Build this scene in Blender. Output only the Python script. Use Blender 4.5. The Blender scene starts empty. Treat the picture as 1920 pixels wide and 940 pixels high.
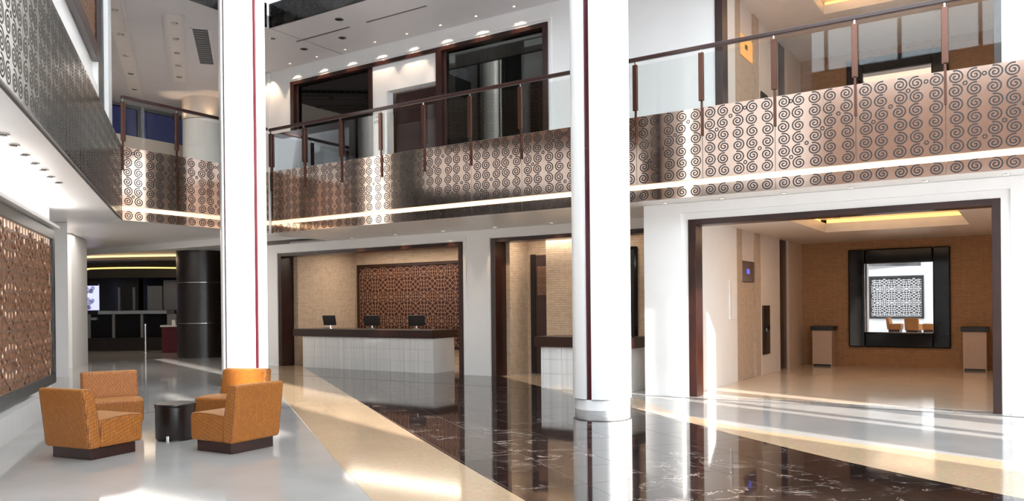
import bpy, math, random
from mathutils import Vector, Matrix
random.seed(7)
S = bpy.context.scene
COL = S.collection
PI = math.pi

# ------------------------------------------------------------------ camera
cam_d = bpy.data.cameras.new('camera')
cam_d.sensor_width = 36.0
cam_d.lens = 36.0 * 1494.34 / 1920.0
cam_d.shift_y = (577.735 - 470.0) / 1920.0
cam_d.clip_start = 0.05
cam_d.clip_end = 300
cam = bpy.data.objects.new('camera', cam_d)
COL.objects.link(cam)
_R = Vector((0.8368166, 0.5473976, -0.00968693))
_U = Vector((0.00656639, 0.00765727, 0.99994912))
_F = Vector((-0.54744393, 0.83683764, -0.0028133))
cam.matrix_world = Matrix(((_R.x, _U.x, -_F.x, 0), (_R.y, _U.y, -_F.y, 0), (_R.z, _U.z, -_F.z, 1.6), (0, 0, 0, 1)))
S.camera = cam

# ------------------------------------------------------------------ world, sun, exposure
w = bpy.data.worlds.new('world')
S.world = w
w.use_nodes = True
bg = w.node_tree.nodes['Background']
bg.inputs['Color'].default_value = (0.86, 0.93, 1.0, 1)
bg.inputs['Strength'].default_value = 9.0
sun_d = bpy.data.lights.new('sun', 'SUN')
sun_d.energy = 15.0
sun_d.angle = 0.012
sun_d.color = (1.0, 0.95, 0.87)
sun = bpy.data.objects.new('sun', sun_d)
COL.objects.link(sun)
_el = math.radians(20)
_sd = Vector((-0.933 * math.cos(_el), 0.36 * math.cos(_el), -math.sin(_el)))
sun.rotation_euler = _sd.to_track_quat('-Z', 'Y').to_euler()
sun.location = (20, -8, 12)
S.view_settings.view_transform = 'Standard'
S.view_settings.look = 'None'
S.view_settings.gamma = 1.0
S.view_settings.use_curve_mapping = False
S.view_settings.exposure = 0.22
S.cycles.max_bounces = 10
S.cycles.diffuse_bounces = 5
S.cycles.glossy_bounces = 5
S.cycles.transmission_bounces = 6
S.cycles.transparent_max_bounces = 24
S.cycles.sample_clamp_indirect = 6.0
S.cycles.caustics_reflective = False
S.cycles.caustics_refractive = False
try:
    S.cycles.use_denoising = True
except Exception:
    pass

def portal(loc, rot, sx, sy):
    d = bpy.data.lights.new('window_portal', 'AREA')
    d.shape = 'RECTANGLE'
    d.size = sx
    d.size_y = sy
    d.cycles.is_portal = True
    o = bpy.data.objects.new('window_portal', d)
    o.location = loc
    o.rotation_euler = rot
    COL.objects.link(o)

# ------------------------------------------------------------------ materials
MATS = {}

class NT:
    def __init__(self, name):
        self.m = bpy.data.materials.new(name)
        self.m.use_nodes = True
        self.t = self.m.node_tree
        self.p = self.t.nodes['Principled BSDF']
        MATS[name] = self.m

    def n(self, typ, **kw):
        nd = self.t.nodes.new(typ)
        for k, v in kw.items():
            setattr(nd, k, v)
        return nd

    def l(self, a, b):
        self.t.links.new(a, b)

    def set(self, **kw):
        for k, v in kw.items():
            k = k.replace('_', ' ')
            self.p.inputs[k].default_value = v

def c4(c):
    return (c[0], c[1], c[2], 1)

def plain(name, col, rough=0.5, metal=0.0, noise=0.0, nscale=6.0, coat=0.0):
    b = NT(name)
    b.set(Base_Color=c4(col), Roughness=rough, Metallic=metal)
    if coat:
        b.p.inputs['Coat Weight'].default_value = coat
        b.p.inputs['Coat Roughness'].default_value = 0.05
    if noise:
        tc = b.n('ShaderNodeTexCoord')
        nz = b.n('ShaderNodeTexNoise')
        nz.inputs['Scale'].default_value = nscale
        nz.inputs['Detail'].default_value = 5
        b.l(tc.outputs['Object'], nz.inputs['Vector'])
        r = b.n('ShaderNodeValToRGB')
        r.color_ramp.elements[0].position = 0.3
        r.color_ramp.elements[1].position = 0.7
        r.color_ramp.elements[0].color = c4([x * (1 - noise) for x in col])
        r.color_ramp.elements[1].color = c4([min(1, x * (1 + noise)) for x in col])
        b.l(nz.outputs['Fac'], r.inputs['Fac'])
        b.l(r.outputs['Color'], b.p.inputs['Base Color'])
    return b.m

def emit(name, col, s):
    b = NT(name)
    b.set(Base_Color=c4(col), Roughness=0.6)
    b.p.inputs['Emission Color'].default_value = c4(col)
    b.p.inputs['Emission Strength'].default_value = s
    return b.m

plain('white_paint', (0.86, 0.853, 0.845), 0.55, noise=0.015, nscale=2)
plain('ceiling_paint', (0.64, 0.605, 0.61), 0.45, noise=0.015, nscale=2)
plain('soffit_paint', (0.88, 0.872, 0.868), 0.32, noise=0.01, nscale=2)
plain('column_white', (0.86, 0.86, 0.855), 0.28, noise=0.01, nscale=2)
plain('dark_wood', (0.026, 0.0075, 0.005), 0.3, noise=0.35, nscale=3)
plain('band_brown', (0.24, 0.15, 0.11), 0.5, noise=0.2, nscale=1.5)
plain('door_wood', (0.055, 0.030, 0.028), 0.35, noise=0.2, nscale=3)
plain('groove_red', (0.06, 0.006, 0.012), 0.25)
plain('black_gloss', (0.005, 0.005, 0.006), 0.08, noise=0.3, nscale=8)
MATS['black_gloss'].node_tree.nodes['Principled BSDF'].inputs['Specular IOR Level'].default_value = 0.25
plain('black_matte', (0.010, 0.009, 0.009), 0.4)
plain('drum_wood', (0.014, 0.009, 0.008), 0.28, noise=0.4, nscale=4)
plain('steel', (0.62, 0.61, 0.60), 0.22, 1.0)
plain('chrome', (0.8, 0.8, 0.8), 0.06, 1.0)
plain('mirror', (0.93, 0.93, 0.94), 0.01, 1.0)
plain('post_bronze', (0.11, 0.05, 0.036), 0.25, 0.7)
plain('rail_dark', (0.035, 0.012, 0.010), 0.3)
plain('beige_panel', (0.66, 0.52, 0.42), 0.35, noise=0.03)
plain('pink_panel', (0.72, 0.66, 0.62), 0.4, noise=0.03)
plain('pedestal', (0.50, 0.37, 0.29), 0.4, noise=0.03)
plain('grey_metal', (0.26, 0.26, 0.27), 0.3, 0.6)
plain('maroon', (0.10, 0.014, 0.022), 0.3)
plain('copper_plate', (0.24, 0.15, 0.12), 0.3, 0.6)
plain('lattice_dark', (0.36, 0.205, 0.135), 0.4, 0.0, noise=0.1)
plain('lattice_gold', (0.22, 0.115, 0.068), 0.35, 0.0, noise=0.15, nscale=12)
plain('screen_back', (0.045, 0.010, 0.006), 0.3)
plain('panel_frame', (0.035, 0.034, 0.034), 0.3, noise=0.3, nscale=5)
plain('joint_dark', (0.02, 0.02, 0.02), 0.8)
plain('spiral_ink', (0.018, 0.014, 0.014), 0.35)
plain('spiral_ink_grey', (0.010, 0.010, 0.010), 0.5)
plain('cream_wall', (0.72, 0.63, 0.55), 0.5)
plain('rubber', (0.012, 0.012, 0.012), 0.5)
plain('counter_side', (0.78, 0.775, 0.765), 0.25, noise=0.02)
def slats():
    b = NT('slat_glow')
    tc = b.n('ShaderNodeTexCoord')
    sp = b.n('ShaderNodeSeparateXYZ')
    b.l(tc.outputs['Object'], sp.inputs[0])
    m = b.n('ShaderNodeMath', operation='MULTIPLY')
    m.inputs[1].default_value = 38.0
    b.l(sp.outputs['X'], m.inputs[0])
    sn = b.n('ShaderNodeMath', operation='SINE')
    b.l(m.outputs[0], sn.inputs[0])
    r = b.n('ShaderNodeValToRGB')
    r.color_ramp.elements[0].position = 0.35
    r.color_ramp.elements[1].position = 0.6
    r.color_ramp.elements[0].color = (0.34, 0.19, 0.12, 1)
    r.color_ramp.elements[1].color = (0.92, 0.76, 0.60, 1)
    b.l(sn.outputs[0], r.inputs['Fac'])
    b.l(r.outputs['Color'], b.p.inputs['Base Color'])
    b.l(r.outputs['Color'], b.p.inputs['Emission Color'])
    b.p.inputs['Emission Strength'].default_value = 0.6  # glow added to brighten the slats; no lamp stands behind them
    b.set(Roughness=0.4)
slats()
emit('led_strip', (1.0, 0.78, 0.52), 0.9)
emit('cove_glow', (1.0, 0.62, 0.18), 1.5)
emit('cove_gold', (1.0, 0.72, 0.34), 1.3)
emit('cove_white', (1.0, 0.93, 0.85), 3.0)
emit('downlight_lens', (1.0, 0.86, 0.7), 0.9)
emit('warm_slit', (1.0, 0.38, 0.04), 1.2)
emit('display_blue', (0.08, 0.10, 0.75), 1.2)
emit('display_orange', (0.9, 0.42, 0.12), 0.5)
emit('lit_screen', (0.55, 0.58, 1.0), 1.1)

def floor_white():
    b = NT('floor_white')
    tc = b.n('ShaderNodeTexCoord')
    nz = b.n('ShaderNodeTexNoise')
    nz.inputs['Scale'].default_value = 1.2
    nz.inputs['Detail'].default_value = 6
    b.l(tc.outputs['Object'], nz.inputs['Vector'])
    r = b.n('ShaderNodeValToRGB')
    r.color_ramp.elements[0].position = 0.3
    r.color_ramp.elements[1].position = 0.75
    r.color_ramp.elements[0].color = (0.36, 0.345, 0.33, 1)
    r.color_ramp.elements[1].color = (0.43, 0.415, 0.405, 1)
    b.l(nz.outputs['Fac'], r.inputs['Fac'])
    b.l(r.outputs['Color'], b.p.inputs['Base Color'])
    b.set(Roughness=0.07)
    b.p.inputs['IOR'].default_value = 1.55
floor_white()

def beige_floor():
    b = NT('floor_beige')
    tc = b.n('ShaderNodeTexCoord')
    v = b.n('ShaderNodeTexVoronoi')
    v.inputs['Scale'].default_value = 34
    b.l(tc.outputs['Object'], v.inputs['Vector'])
    nz = b.n('ShaderNodeTexNoise')
    nz.inputs['Scale'].default_value = 1.6
    b.l(tc.outputs['Object'], nz.inputs['Vector'])
    mx = b.n('ShaderNodeMix')
    mx.data_type = 'RGBA'
    mx.inputs[6].default_value = (0.50, 0.35, 0.22, 1)
    mx.inputs[7].default_value = (0.58, 0.43, 0.29, 1)
    b.l(nz.outputs['Fac'], mx.inputs[0])
    m2 = b.n('ShaderNodeMix')
    m2.data_type = 'RGBA'
    m2.blend_type = 'MULTIPLY'
    m2.inputs[0].default_value = 0.18
    b.l(mx.outputs[2], m2.inputs[6])
    b.l(v.outputs['Color'], m2.inputs[7])
    b.l(m2.outputs[2], b.p.inputs['Base Color'])
    b.set(Roughness=0.09)
beige_floor()

def marble_black():
    b = NT('marble_black')
    tc = b.n('ShaderNodeTexCoord')
    oi = b.n('ShaderNodeObjectInfo')
    off = b.n('ShaderNodeVectorMath', operation='SCALE')
    comb = b.n('ShaderNodeCombineXYZ')
    b.l(oi.outputs['Random'], comb.inputs[0])
    b.l(oi.outputs['Random'], comb.inputs[1])
    off.inputs['Scale'].default_value = 37.0
    b.l(comb.outputs[0], off.inputs[0])
    add = b.n('ShaderNodeVectorMath', operation='ADD')
    b.l(tc.outputs['Object'], add.inputs[0])
    b.l(off.outputs[0], add.inputs[1])
    nz = b.n('ShaderNodeTexNoise')
    nz.inputs['Scale'].default_value = 1.7
    nz.inputs['Detail'].default_value = 8
    nz.inputs['Roughness'].default_value = 0.62
    nz.inputs['Distortion'].default_value = 1.6
    b.l(add.outputs[0], nz.inputs['Vector'])
    s = b.n('ShaderNodeMath', operation='SUBTRACT')
    s.inputs[1].default_value = 0.5
    b.l(nz.outputs['Fac'], s.inputs[0])
    a = b.n('ShaderNodeMath', operation='ABSOLUTE')
    b.l(s.outputs[0], a.inputs[0])
    r = b.n('ShaderNodeValToRGB')
    r.color_ramp.elements[0].position = 0.0
    r.color_ramp.elements[1].position = 0.011
    r.color_ramp.elements[0].color = (0.42, 0.36, 0.33, 1)
    r.color_ramp.elements[1].color = (0.016, 0.011, 0.010, 1)
    b.l(a.outputs[0], r.inputs['Fac'])
    n2 = b.n('ShaderNodeTexNoise')
    n2.inputs['Scale'].default_value = 1.3
    b.l(add.outputs[0], n2.inputs['Vector'])
    r2 = b.n('ShaderNodeValToRGB')
    r2.color_ramp.elements[0].position = 0.45
    r2.color_ramp.elements[1].position = 0.62
    b.l(n2.outputs['Fac'], r2.inputs['Fac'])
    mx = b.n('ShaderNodeMix')
    mx.data_type = 'RGBA'
    mx.inputs[6].default_value = (0.018, 0.012, 0.011, 1)
    b.l(r2.outputs['Color'], mx.inputs[0])
    b.l(r.outputs['Color'], mx.inputs[7])
    b.l(mx.outputs[2], b.p.inputs['Base Color'])
    b.set(Roughness=0.05)
    b.p.inputs['IOR'].default_value = 1.75
marble_black()
plain('marble_joint', (0.34, 0.29, 0.26), 0.3)

def stone(name, axis, c1, c2, c3, bw=0.24, bh=0.052):
    b = NT(name)
    tc = b.n('ShaderNodeTexCoord')
    sp = b.n('ShaderNodeSeparateXYZ')
    b.l(tc.outputs['Object'], sp.inputs[0])
    cb = b.n('ShaderNodeCombineXYZ')
    b.l(sp.outputs['X' if axis == 'x' else 'Y'], cb.inputs[0])
    b.l(sp.outputs['Z'], cb.inputs[1])
    br = b.n('ShaderNodeTexBrick')
    br.inputs['Scale'].default_value = 1.0
    br.inputs['Brick Width'].default_value = bw
    br.inputs['Row Height'].default_value = bh
    br.inputs['Mortar Size'].default_value = 0.005
    br.inputs['Bias'].default_value = 0.0
    br.inputs['Color1'].default_value = c4(c1)
    br.inputs['Color2'].default_value = c4(c2)
    br.inputs['Mortar'].default_value = c4([x * 0.55 for x in c2])
    b.l(cb.outputs[0], br.inputs['Vector'])
    nz = b.n('ShaderNodeTexNoise')
    nz.inputs['Scale'].default_value = 9
    nz.inputs['Detail'].default_value = 6
    b.l(tc.outputs['Object'], nz.inputs['Vector'])
    mx = b.n('ShaderNodeMix')
    mx.data_type = 'RGBA'
    b.l(nz.outputs['Fac'], mx.inputs[0])
    b.l(br.outputs['Color'], mx.inputs[6])
    mx.inputs[7].default_value = c4(c3)
    b.l(mx.outputs[2], b.p.inputs['Base Color'])
    bp = b.n('ShaderNodeBump')
    bp.inputs['Strength'].default_value = 0.9
    bp.inputs['Distance'].default_value = 0.012
    sm = b.n('ShaderNodeMath', operation='SUBTRACT')
    b.l(nz.outputs['Fac'], sm.inputs[0])
    b.l(br.outputs['Fac'], sm.inputs[1])
    b.l(sm.outputs[0], bp.inputs['Height'])
    b.l(bp.outputs[0], b.p.inputs['Normal'])
    b.set(Roughness=0.7)
SC = ((0.56, 0.41, 0.28), (0.42, 0.29, 0.18), (0.68, 0.54, 0.41))
stone('stone_x', 'x', *SC)
stone('stone_y', 'y', *SC)
SH = ((0.40, 0.205, 0.095), (0.30, 0.145, 0.065), (0.47, 0.27, 0.14))
stone('stone_hall', 'x', *SH)
stone('stone_portal', 'y', (0.55, 0.43, 0.33), (0.44, 0.33, 0.24), (0.62, 0.50, 0.40), 0.06, 0.045)

def bronze(name, col, rough):
    b = NT(name)
    b.set(Base_Color=c4(col), Metallic=1.0, Roughness=rough)
    tc = b.n('ShaderNodeTexCoord')
    nz = b.n('ShaderNodeTexNoise')
    nz.inputs['Scale'].default_value = 0.8
    b.l(tc.outputs['Object'], nz.inputs['Vector'])
    bp = b.n('ShaderNodeBump')
    bp.inputs['Strength'].default_value = 0.06
    bp.inputs['Distance'].default_value = 0.05
    b.l(nz.outputs['Fac'], bp.inputs['Height'])
    b.l(bp.outputs[0], b.p.inputs['Normal'])
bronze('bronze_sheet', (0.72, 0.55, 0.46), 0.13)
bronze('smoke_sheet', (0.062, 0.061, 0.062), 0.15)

def glass(name, tint, refl):
    b = NT(name)
    for nd in list(b.t.nodes):
        if nd.type == 'BSDF_PRINCIPLED':
            b.t.nodes.remove(nd)
    out = [n for n in b.t.nodes if n.type == 'OUTPUT_MATERIAL'][0]
    tr = b.n('ShaderNodeBsdfTransparent')
    tr.inputs[0].default_value = c4(tint)
    gl = b.n('ShaderNodeBsdfGlossy')
    gl.inputs['Roughness'].default_value = 0.02
    fr = b.n('ShaderNodeFresnel')
    fr.inputs['IOR'].default_value = refl
    mx = b.n('ShaderNodeMixShader')
    b.l(fr.outputs[0], mx.inputs[0])
    b.l(tr.outputs[0], mx.inputs[1])
    b.l(gl.outputs[0], mx.inputs[2])
    b.l(mx.outputs[0], out.inputs['Surface'])
glass('clear_glass', (0.93, 0.945, 0.94), 1.32)
glass('dark_glass', (0.42, 0.44, 0.42), 1.5)
glass('blue_glass', (0.048, 0.050, 0.080), 1.3)

def fabric():
    b = NT('orange_fabric')
    tc = b.n('ShaderNodeTexCoord')
    mp = b.n('ShaderNodeMapping')
    mp.inputs['Rotation'].default_value = (0.5, 0.6, 0.78)
    b.l(tc.outputs['Object'], mp.inputs['Vector'])
    br = b.n('ShaderNodeTexBrick')
    br.inputs['Scale'].default_value = 1
    br.inputs['Brick Width'].default_value = 0.028
    br.inputs['Row Height'].default_value = 0.010
    br.inputs['Mortar Size'].default_value = 0.0022
    br.inputs['Color1'].default_value = (0.52, 0.185, 0.017, 1)
    br.inputs['Color2'].default_value = (0.40, 0.130, 0.011, 1)
    br.inputs['Mortar'].default_value = (0.15, 0.040, 0.004, 1)
    b.l(mp.outputs[0], br.inputs['Vector'])
    nz = b.n('ShaderNodeTexNoise')
    nz.inputs['Scale'].default_value = 70
    b.l(tc.outputs['Object'], nz.inputs['Vector'])
    m2 = b.n('ShaderNodeMix')
    m2.data_type = 'RGBA'
    m2.blend_type = 'OVERLAY'
    m2.inputs[0].default_value = 0.35
    b.l(br.outputs['Color'], m2.inputs[6])
    b.l(nz.outputs['Fac'], m2.inputs[7])
    b.l(m2.outputs[2], b.p.inputs['Base Color'])
    bp = b.n('ShaderNodeBump')
    bp.inputs['Strength'].default_value = 0.4
    bp.inputs['Distance'].default_value = 0.002
    b.l(br.outputs['Fac'], bp.inputs['Height'])
    b.l(bp.outputs[0], b.p.inputs['Normal'])
    b.set(Roughness=0.55)
    b.p.inputs['Sheen Weight'].default_value = 0.15
    b.p.inputs['Sheen Tint'].default_value = (1.0, 0.75, 0.35, 1)
fabric()
plain('orange_piping', (0.20, 0.065, 0.010), 0.6)

def curtain_mat():
    b = NT('curtain')
    b.set(Base_Color=(0.17, 0.17, 0.155, 1), Roughness=0.8)
curtain_mat()

def counter_mat():
    b = NT('counter_stone')
    tc = b.n('ShaderNodeTexCoord')
    mp = b.n('ShaderNodeMapping')
    mp.inputs['Scale'].default_value = (14, 1, 0.35)
    b.l(tc.outputs['Object'], mp.inputs['Vector'])
    nz = b.n('ShaderNodeTexNoise')
    nz.inputs['Scale'].default_value = 1.6
    nz.inputs['Detail'].default_value = 4
    b.l(mp.outputs[0], nz.inputs['Vector'])
    r = b.n('ShaderNodeValToRGB')
    r.color_ramp.elements[0].position = 0.3
    r.color_ramp.elements[1].position = 0.7
    r.color_ramp.elements[0].color = (0.66, 0.655, 0.64, 1)
    r.color_ramp.elements[1].color = (0.80, 0.79, 0.775, 1)
    b.l(nz.outputs['Fac'], r.inputs['Fac'])
    b.l(r.outputs['Color'], b.p.inputs['Base Color'])
    b.set(Roughness=0.35)
counter_mat()

# ------------------------------------------------------------------ mesh helpers
class MB:
    def __init__(self):
        self.v = []
        self.f = []

    def add(self, vs, fs):
        o = len(self.v)
        self.v += [tuple(x) for x in vs]
        self.f += [tuple(i + o for i in f) for f in fs]
        return self

    def box(self, x0, x1, y0, y1, z0, z1):
        return self.add([(x0, y0, z0), (x1, y0, z0), (x1, y1, z0), (x0, y1, z0), (x0, y0, z1), (x1, y0, z1), (x1, y1, z1), (x0, y1, z1)],
                        [(0, 3, 2, 1), (4, 5, 6, 7), (0, 1, 5, 4), (1, 2, 6, 5), (2, 3, 7, 6), (3, 0, 4, 7)])

    def obox(self, o, ax, ay, az, x0, x1, y0, y1, z0, z1):
        o = Vector(o)
        vs = [o + ax * x + ay * y + az * z for (x, y, z) in
              [(x0, y0, z0), (x1, y0, z0), (x1, y1, z0), (x0, y1, z0), (x0, y0, z1), (x1, y0, z1), (x1, y1, z1), (x0, y1, z1)]]
        return self.add(vs, [(0, 3, 2, 1), (4, 5, 6, 7), (0, 1, 5, 4), (1, 2, 6, 5), (2, 3, 7, 6), (3, 0, 4, 7)])

    def prism(self, poly, z0, z1):
        n = len(poly)
        vs = [(x, y, z0) for x, y in poly] + [(x, y, z1) for x, y in poly]
        fs = [tuple(range(n - 1, -1, -1)), tuple(range(n, 2 * n))]
        fs += [(i, (i + 1) % n, n + (i + 1) % n, n + i) for i in range(n)]
        return self.add(vs, fs)

    def lathe(self, cx, cy, prof, n=48, a0=0.0, a1=2 * PI):
        full = abs(a1 - a0 - 2 * PI) < 1e-6
        m = n if full else n + 1
        vs = []
        for r, z in prof:
            for k in range(m):
                a = a0 + (a1 - a0) * k / n
                vs.append((cx + r * math.cos(a), cy + r * math.sin(a), z))
        fs = []
        for j in range(len(prof) - 1):
            for k in range(n):
                k2 = (k + 1) % m
                fs.append((j * m + k, j * m + k2, (j + 1) * m + k2, (j + 1) * m + k))
        if full:
            fs.append(tuple(range(m - 1, -1, -1)))
            fs.append(tuple((len(prof) - 1) * m + k for k in range(m)))
        return self.add(vs, fs)

    def tube(self, pts, r, n=6, closed=False):
        pts = [Vector(q) for q in pts]
        L = len(pts)
        vs = []
        up0 = Vector((0, 0, 1))
        for i, q in enumerate(pts):
            a = pts[(i - 1) % L] if (closed or i > 0) else q
            b = pts[(i + 1) % L] if (closed or i < L - 1) else q
            t = (b - a).normalized()
            up = up0 if abs(t.dot(up0)) < 0.95 else Vector((1, 0, 0))
            s = t.cross(up).normalized()
            u = s.cross(t)
            for k in range(n):
                an = 2 * PI * k / n
                vs.append(q + s * (r * math.cos(an)) + u * (r * math.sin(an)))
        fs = []
        for i in range(L if closed else L - 1):
            j = (i + 1) % L
            for k in range(n):
                k2 = (k + 1) % n
                fs.append((i * n + k, i * n + k2, j * n + k2, j * n + k))
        if not closed:
            fs.append(tuple(range(n - 1, -1, -1)))
            fs.append(tuple((L - 1) * n + k for k in range(n)))
        return self.add(vs, fs)

    def build(self, name, mat, parent=None, kind=None, bevel=0.0, seg=2, smooth=False):
        me = bpy.data.meshes.new(name)
        off = Vector((0, 0, 0))
        if parent is not None and not parent.get('_local'):
            off = parent_world(parent)
        me.from_pydata([(x - off.x, y - off.y, z - off.z) for x, y, z in self.v], [], self.f)
        me.materials.append(MATS[mat])
        me.update()
        if smooth:
            for pl in me.polygons:
                pl.use_smooth = True
            try:
                me.set_sharp_from_angle(angle=math.radians(40))
            except Exception:
                pass
        o = bpy.data.objects.new(name, me)
        COL.objects.link(o)
        if parent is not None:
            o.parent = parent
            if parent.get('_local'):
                o['_local'] = 1
        if kind:
            o['kind'] = kind
        if bevel:
            md = o.modifiers.new('bevel', 'BEVEL')
            md.width = bevel
            md.segments = seg
            md.limit_method = 'ANGLE'
            md.angle_limit = math.radians(35)
        return o

def parent_world(o):
    v = Vector((0, 0, 0))
    while o is not None:
        v += o.location
        o = o.parent
    return v

def tag(o, label, cat, group=None):
    o['label'] = label
    o['category'] = cat
    if group:
        o['group'] = group
    return o

def thing(name, label, cat, loc=(0, 0, 0), rz=0.0, group=None, local=False):
    o = bpy.data.objects.new(name, None)
    o.empty_display_size = 0.2
    COL.objects.link(o)
    o.location = loc
    o.rotation_euler = (0, 0, rz)
    if local:
        o['_local'] = 1
    return tag(o, label, cat, group)

def struct(name, mb, mat, parent=None, **kw):
    o = mb.build(name, mat, parent, **kw)
    if parent is None:
        o['kind'] = 'structure'
    return o

def copy_tree(o, parent=None):
    c = o.copy()
    COL.objects.link(c)
    c.parent = parent
    for ch in list(o.children):
        copy_tree(ch, c)
    return c

def spot(name, loc, energy, size=1.2, col=(1.0, 0.82, 0.62), blend=0.6, direction=(0, 0, -1), radius=0.03):
    d = bpy.data.lights.new(name, 'SPOT')
    d.energy = energy
    d.spot_size = size
    d.spot_blend = blend
    d.color = col
    d.shadow_soft_size = radius
    o = bpy.data.objects.new(name, d)
    o.location = loc
    o.rotation_euler = Vector(direction).to_track_quat('-Z', 'Y').to_euler()
    COL.objects.link(o)
    return o

def area(name, loc, sx, sy, energy, col=(1.0, 0.78, 0.5), direction=(0, 0, -1)):
    d = bpy.data.lights.new(name, 'AREA')
    d.shape = 'RECTANGLE'
    d.size = sx
    d.size_y = sy
    d.energy = energy
    d.color = col
    o = bpy.data.objects.new(name, d)
    o.location = loc
    o.rotation_euler = Vector(direction).to_track_quat('-Z', 'Y').to_euler()
    COL.objects.link(o)
    return o

# ------------------------------------------------------------------ dimensions
YA, YB, YC = 14.88, 13.16, 12.5          # facade of the recesses, facade of the lift hall, gallery edge
XC = -14.86                               # gallery edge across the far end
ZB, ZS0, ZS1, Z2, ZH = 3.347, 3.535, 3.618, 4.78, 5.746
ZC2 = 8.137                               # ceiling of the upper gallery
E_ = Vector((0.815, -0.58, 0)).normalized()   # along the left gallery, towards the camera
N_ = Vector((-0.58, -0.815, 0)).normalized()  # away from the hall, to the left
Q0 = Vector((-14.75, 8.80, 0))
ZV = Vector((0, 0, 1))
def LP(e, n, z=0.0):
    return Q0 + E_ * e + N_ * n + ZV * z

# ------------------------------------------------------------------ floor
fl = struct('floor', MB().box(-36, 6.2, -7, 25, -0.25, 0), 'floor_white')
def clip(subject, tile):
    out = subject
    n = len(tile)
    for i in range(n):
        a, b = tile[i], tile[(i + 1) % n]
        def inside(q):
            return (b[0] - a[0]) * (q[1] - a[1]) - (b[1] - a[1]) * (q[0] - a[0]) >= -1e-9
        inp, out = out, []
        for j in range(len(inp)):
            c, d = inp[j - 1], inp[j]
            ci, di = inside(c), inside(d)
            if ci != di:
                den = (b[0] - a[0]) * (d[1] - c[1]) - (b[1] - a[1]) * (d[0] - c[0])
                if abs(den) > 1e-12:
                    t = -((b[0] - a[0]) * (c[1] - a[1]) - (b[1] - a[1]) * (c[0] - a[0])) / den
                    out.append((c[0] + t * (d[0] - c[0]), c[1] + t * (d[1] - c[1])))
            if di:
                out.append(d)
        if not out:
            return []
    return out

# boundaries of the dark marble band (front left edge, back right edge)
LEFT_B = [(-17.05, 15.30), (-14.58, 13.50), (-11.12, 11.00), (-8.51, 9.10), (-6.34, 7.53), (-4.90, 6.50), (-3.47, 5.49), (-1.5, 4.12), (1.5, 2.1)]
RIGHT_B = [(-10.55, 15.30), (-8.18, 13.46), (-6.90, 12.53), (-5.28, 11.40), (-4.4, 10.68), (-3.76, 10.17), (-3.03, 9.57), (-2.11, 8.88), (-1.49, 8.45), (-0.75, 7.99), (-0.15, 7.66), (2.2, 6.55), (5.9, 5.2)]
band = LEFT_B + [(5.9, 0.2)] + RIGHT_B[::-1]
struct('marble_bed', MB().prism(band, 0.0002, 0.0012), 'marble_joint', fl)
ua = (0.815, -0.58)
va = (0.58, 0.815)
TS = 0.70
ntile = 0
for i in range(-8, 40):
    for j in range(-3, 26):
        o = (-17.2 + ua[0] * TS * i + va[0] * TS * j, 14.0 + ua[1] * TS * i + va[1] * TS * j - 3.0)
        g = 0.0025
        t = [(o[0] + ua[0] * a + va[0] * b, o[1] + ua[1] * a + va[1] * b) for a, b in ((g, g), (TS - g, g), (TS - g, TS - g), (g, TS - g))]
        pl = clip(band, t)
        if len(pl) >= 3:
            ar = abs(sum(pl[k - 1][0] * pl[k][1] - pl[k][0] * pl[k - 1][1] for k in range(len(pl)))) / 2
            cx = sum(q[0] for q in pl) / len(pl)
            cy = sum(q[1] for q in pl) / len(pl)
            dpt = -0.547 * cx + 0.837 * cy
            lat = 0.837 * cx + 0.547 * cy
            if ar < 0.004 or dpt < 4.0 or abs(lat) > 0.72 * dpt + 0.6:
                continue
            MB().prism(pl, 0.0013, 0.0030).build('marble_tile', 'marble_black', fl)
            ntile += 1
def offset(line, d):
    out = []
    for i, q in enumerate(line):
        a = line[max(0, i - 1)]
        b = line[min(len(line) - 1, i + 1)]
        t = Vector((b[0] - a[0], b[1] - a[1])).normalized()
        out.append((q[0] - t.y * d, q[1] + t.x * d))
    return out
LO = [(-17.55, 14.20), (-15.73, 13.0), (-12.9, 10.85), (-10.12, 8.85), (-7.09, 6.66), (-5.62, 5.60), (-4.56, 4.85), (-2.5, 3.4), (0.8, 1.1)]
MB().prism(LO + LEFT_B[::-1], 0.0002, 0.0028).build('beige_band', 'floor_beige', fl)
RO = [(-8.5, 15.30), (-7.0, 13.9), (-5.9, 12.8), (-5.0, 11.75), (-4.3, 11.0), (-3.22, 10.2), (-1.72, 9.67), (-0.27, 9.30), (2.2, 8.7), (5.9, 8.0)]
MB().prism(RIGHT_B + RO[::-1], 0.0002, 0.0028).build('beige_band', 'floor_beige', fl)
MB().box(-18, 5.8, 12.955, 12.975, 0.0, 0.0038).build('joint_strip', 'joint_dark', fl)  # dark movement joint in the floor
MB().obox(LP(-6, 1.9), E_, N_, ZV, 0, 9, -0.012, 0.012, 0, 0.0022).build('joint_strip', 'joint_dark', fl)

plain('hall_floor_warm', (0.64, 0.52, 0.41), 0.09, noise=0.04, nscale=2)
MB().box(-5.07, 0.35, YB + 0.3, 21.66, 0.0002, 0.0025).build('hall_floor_tint', 'hall_floor_warm', fl)  # warm reflection of the stone walls put into this floor colour

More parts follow.
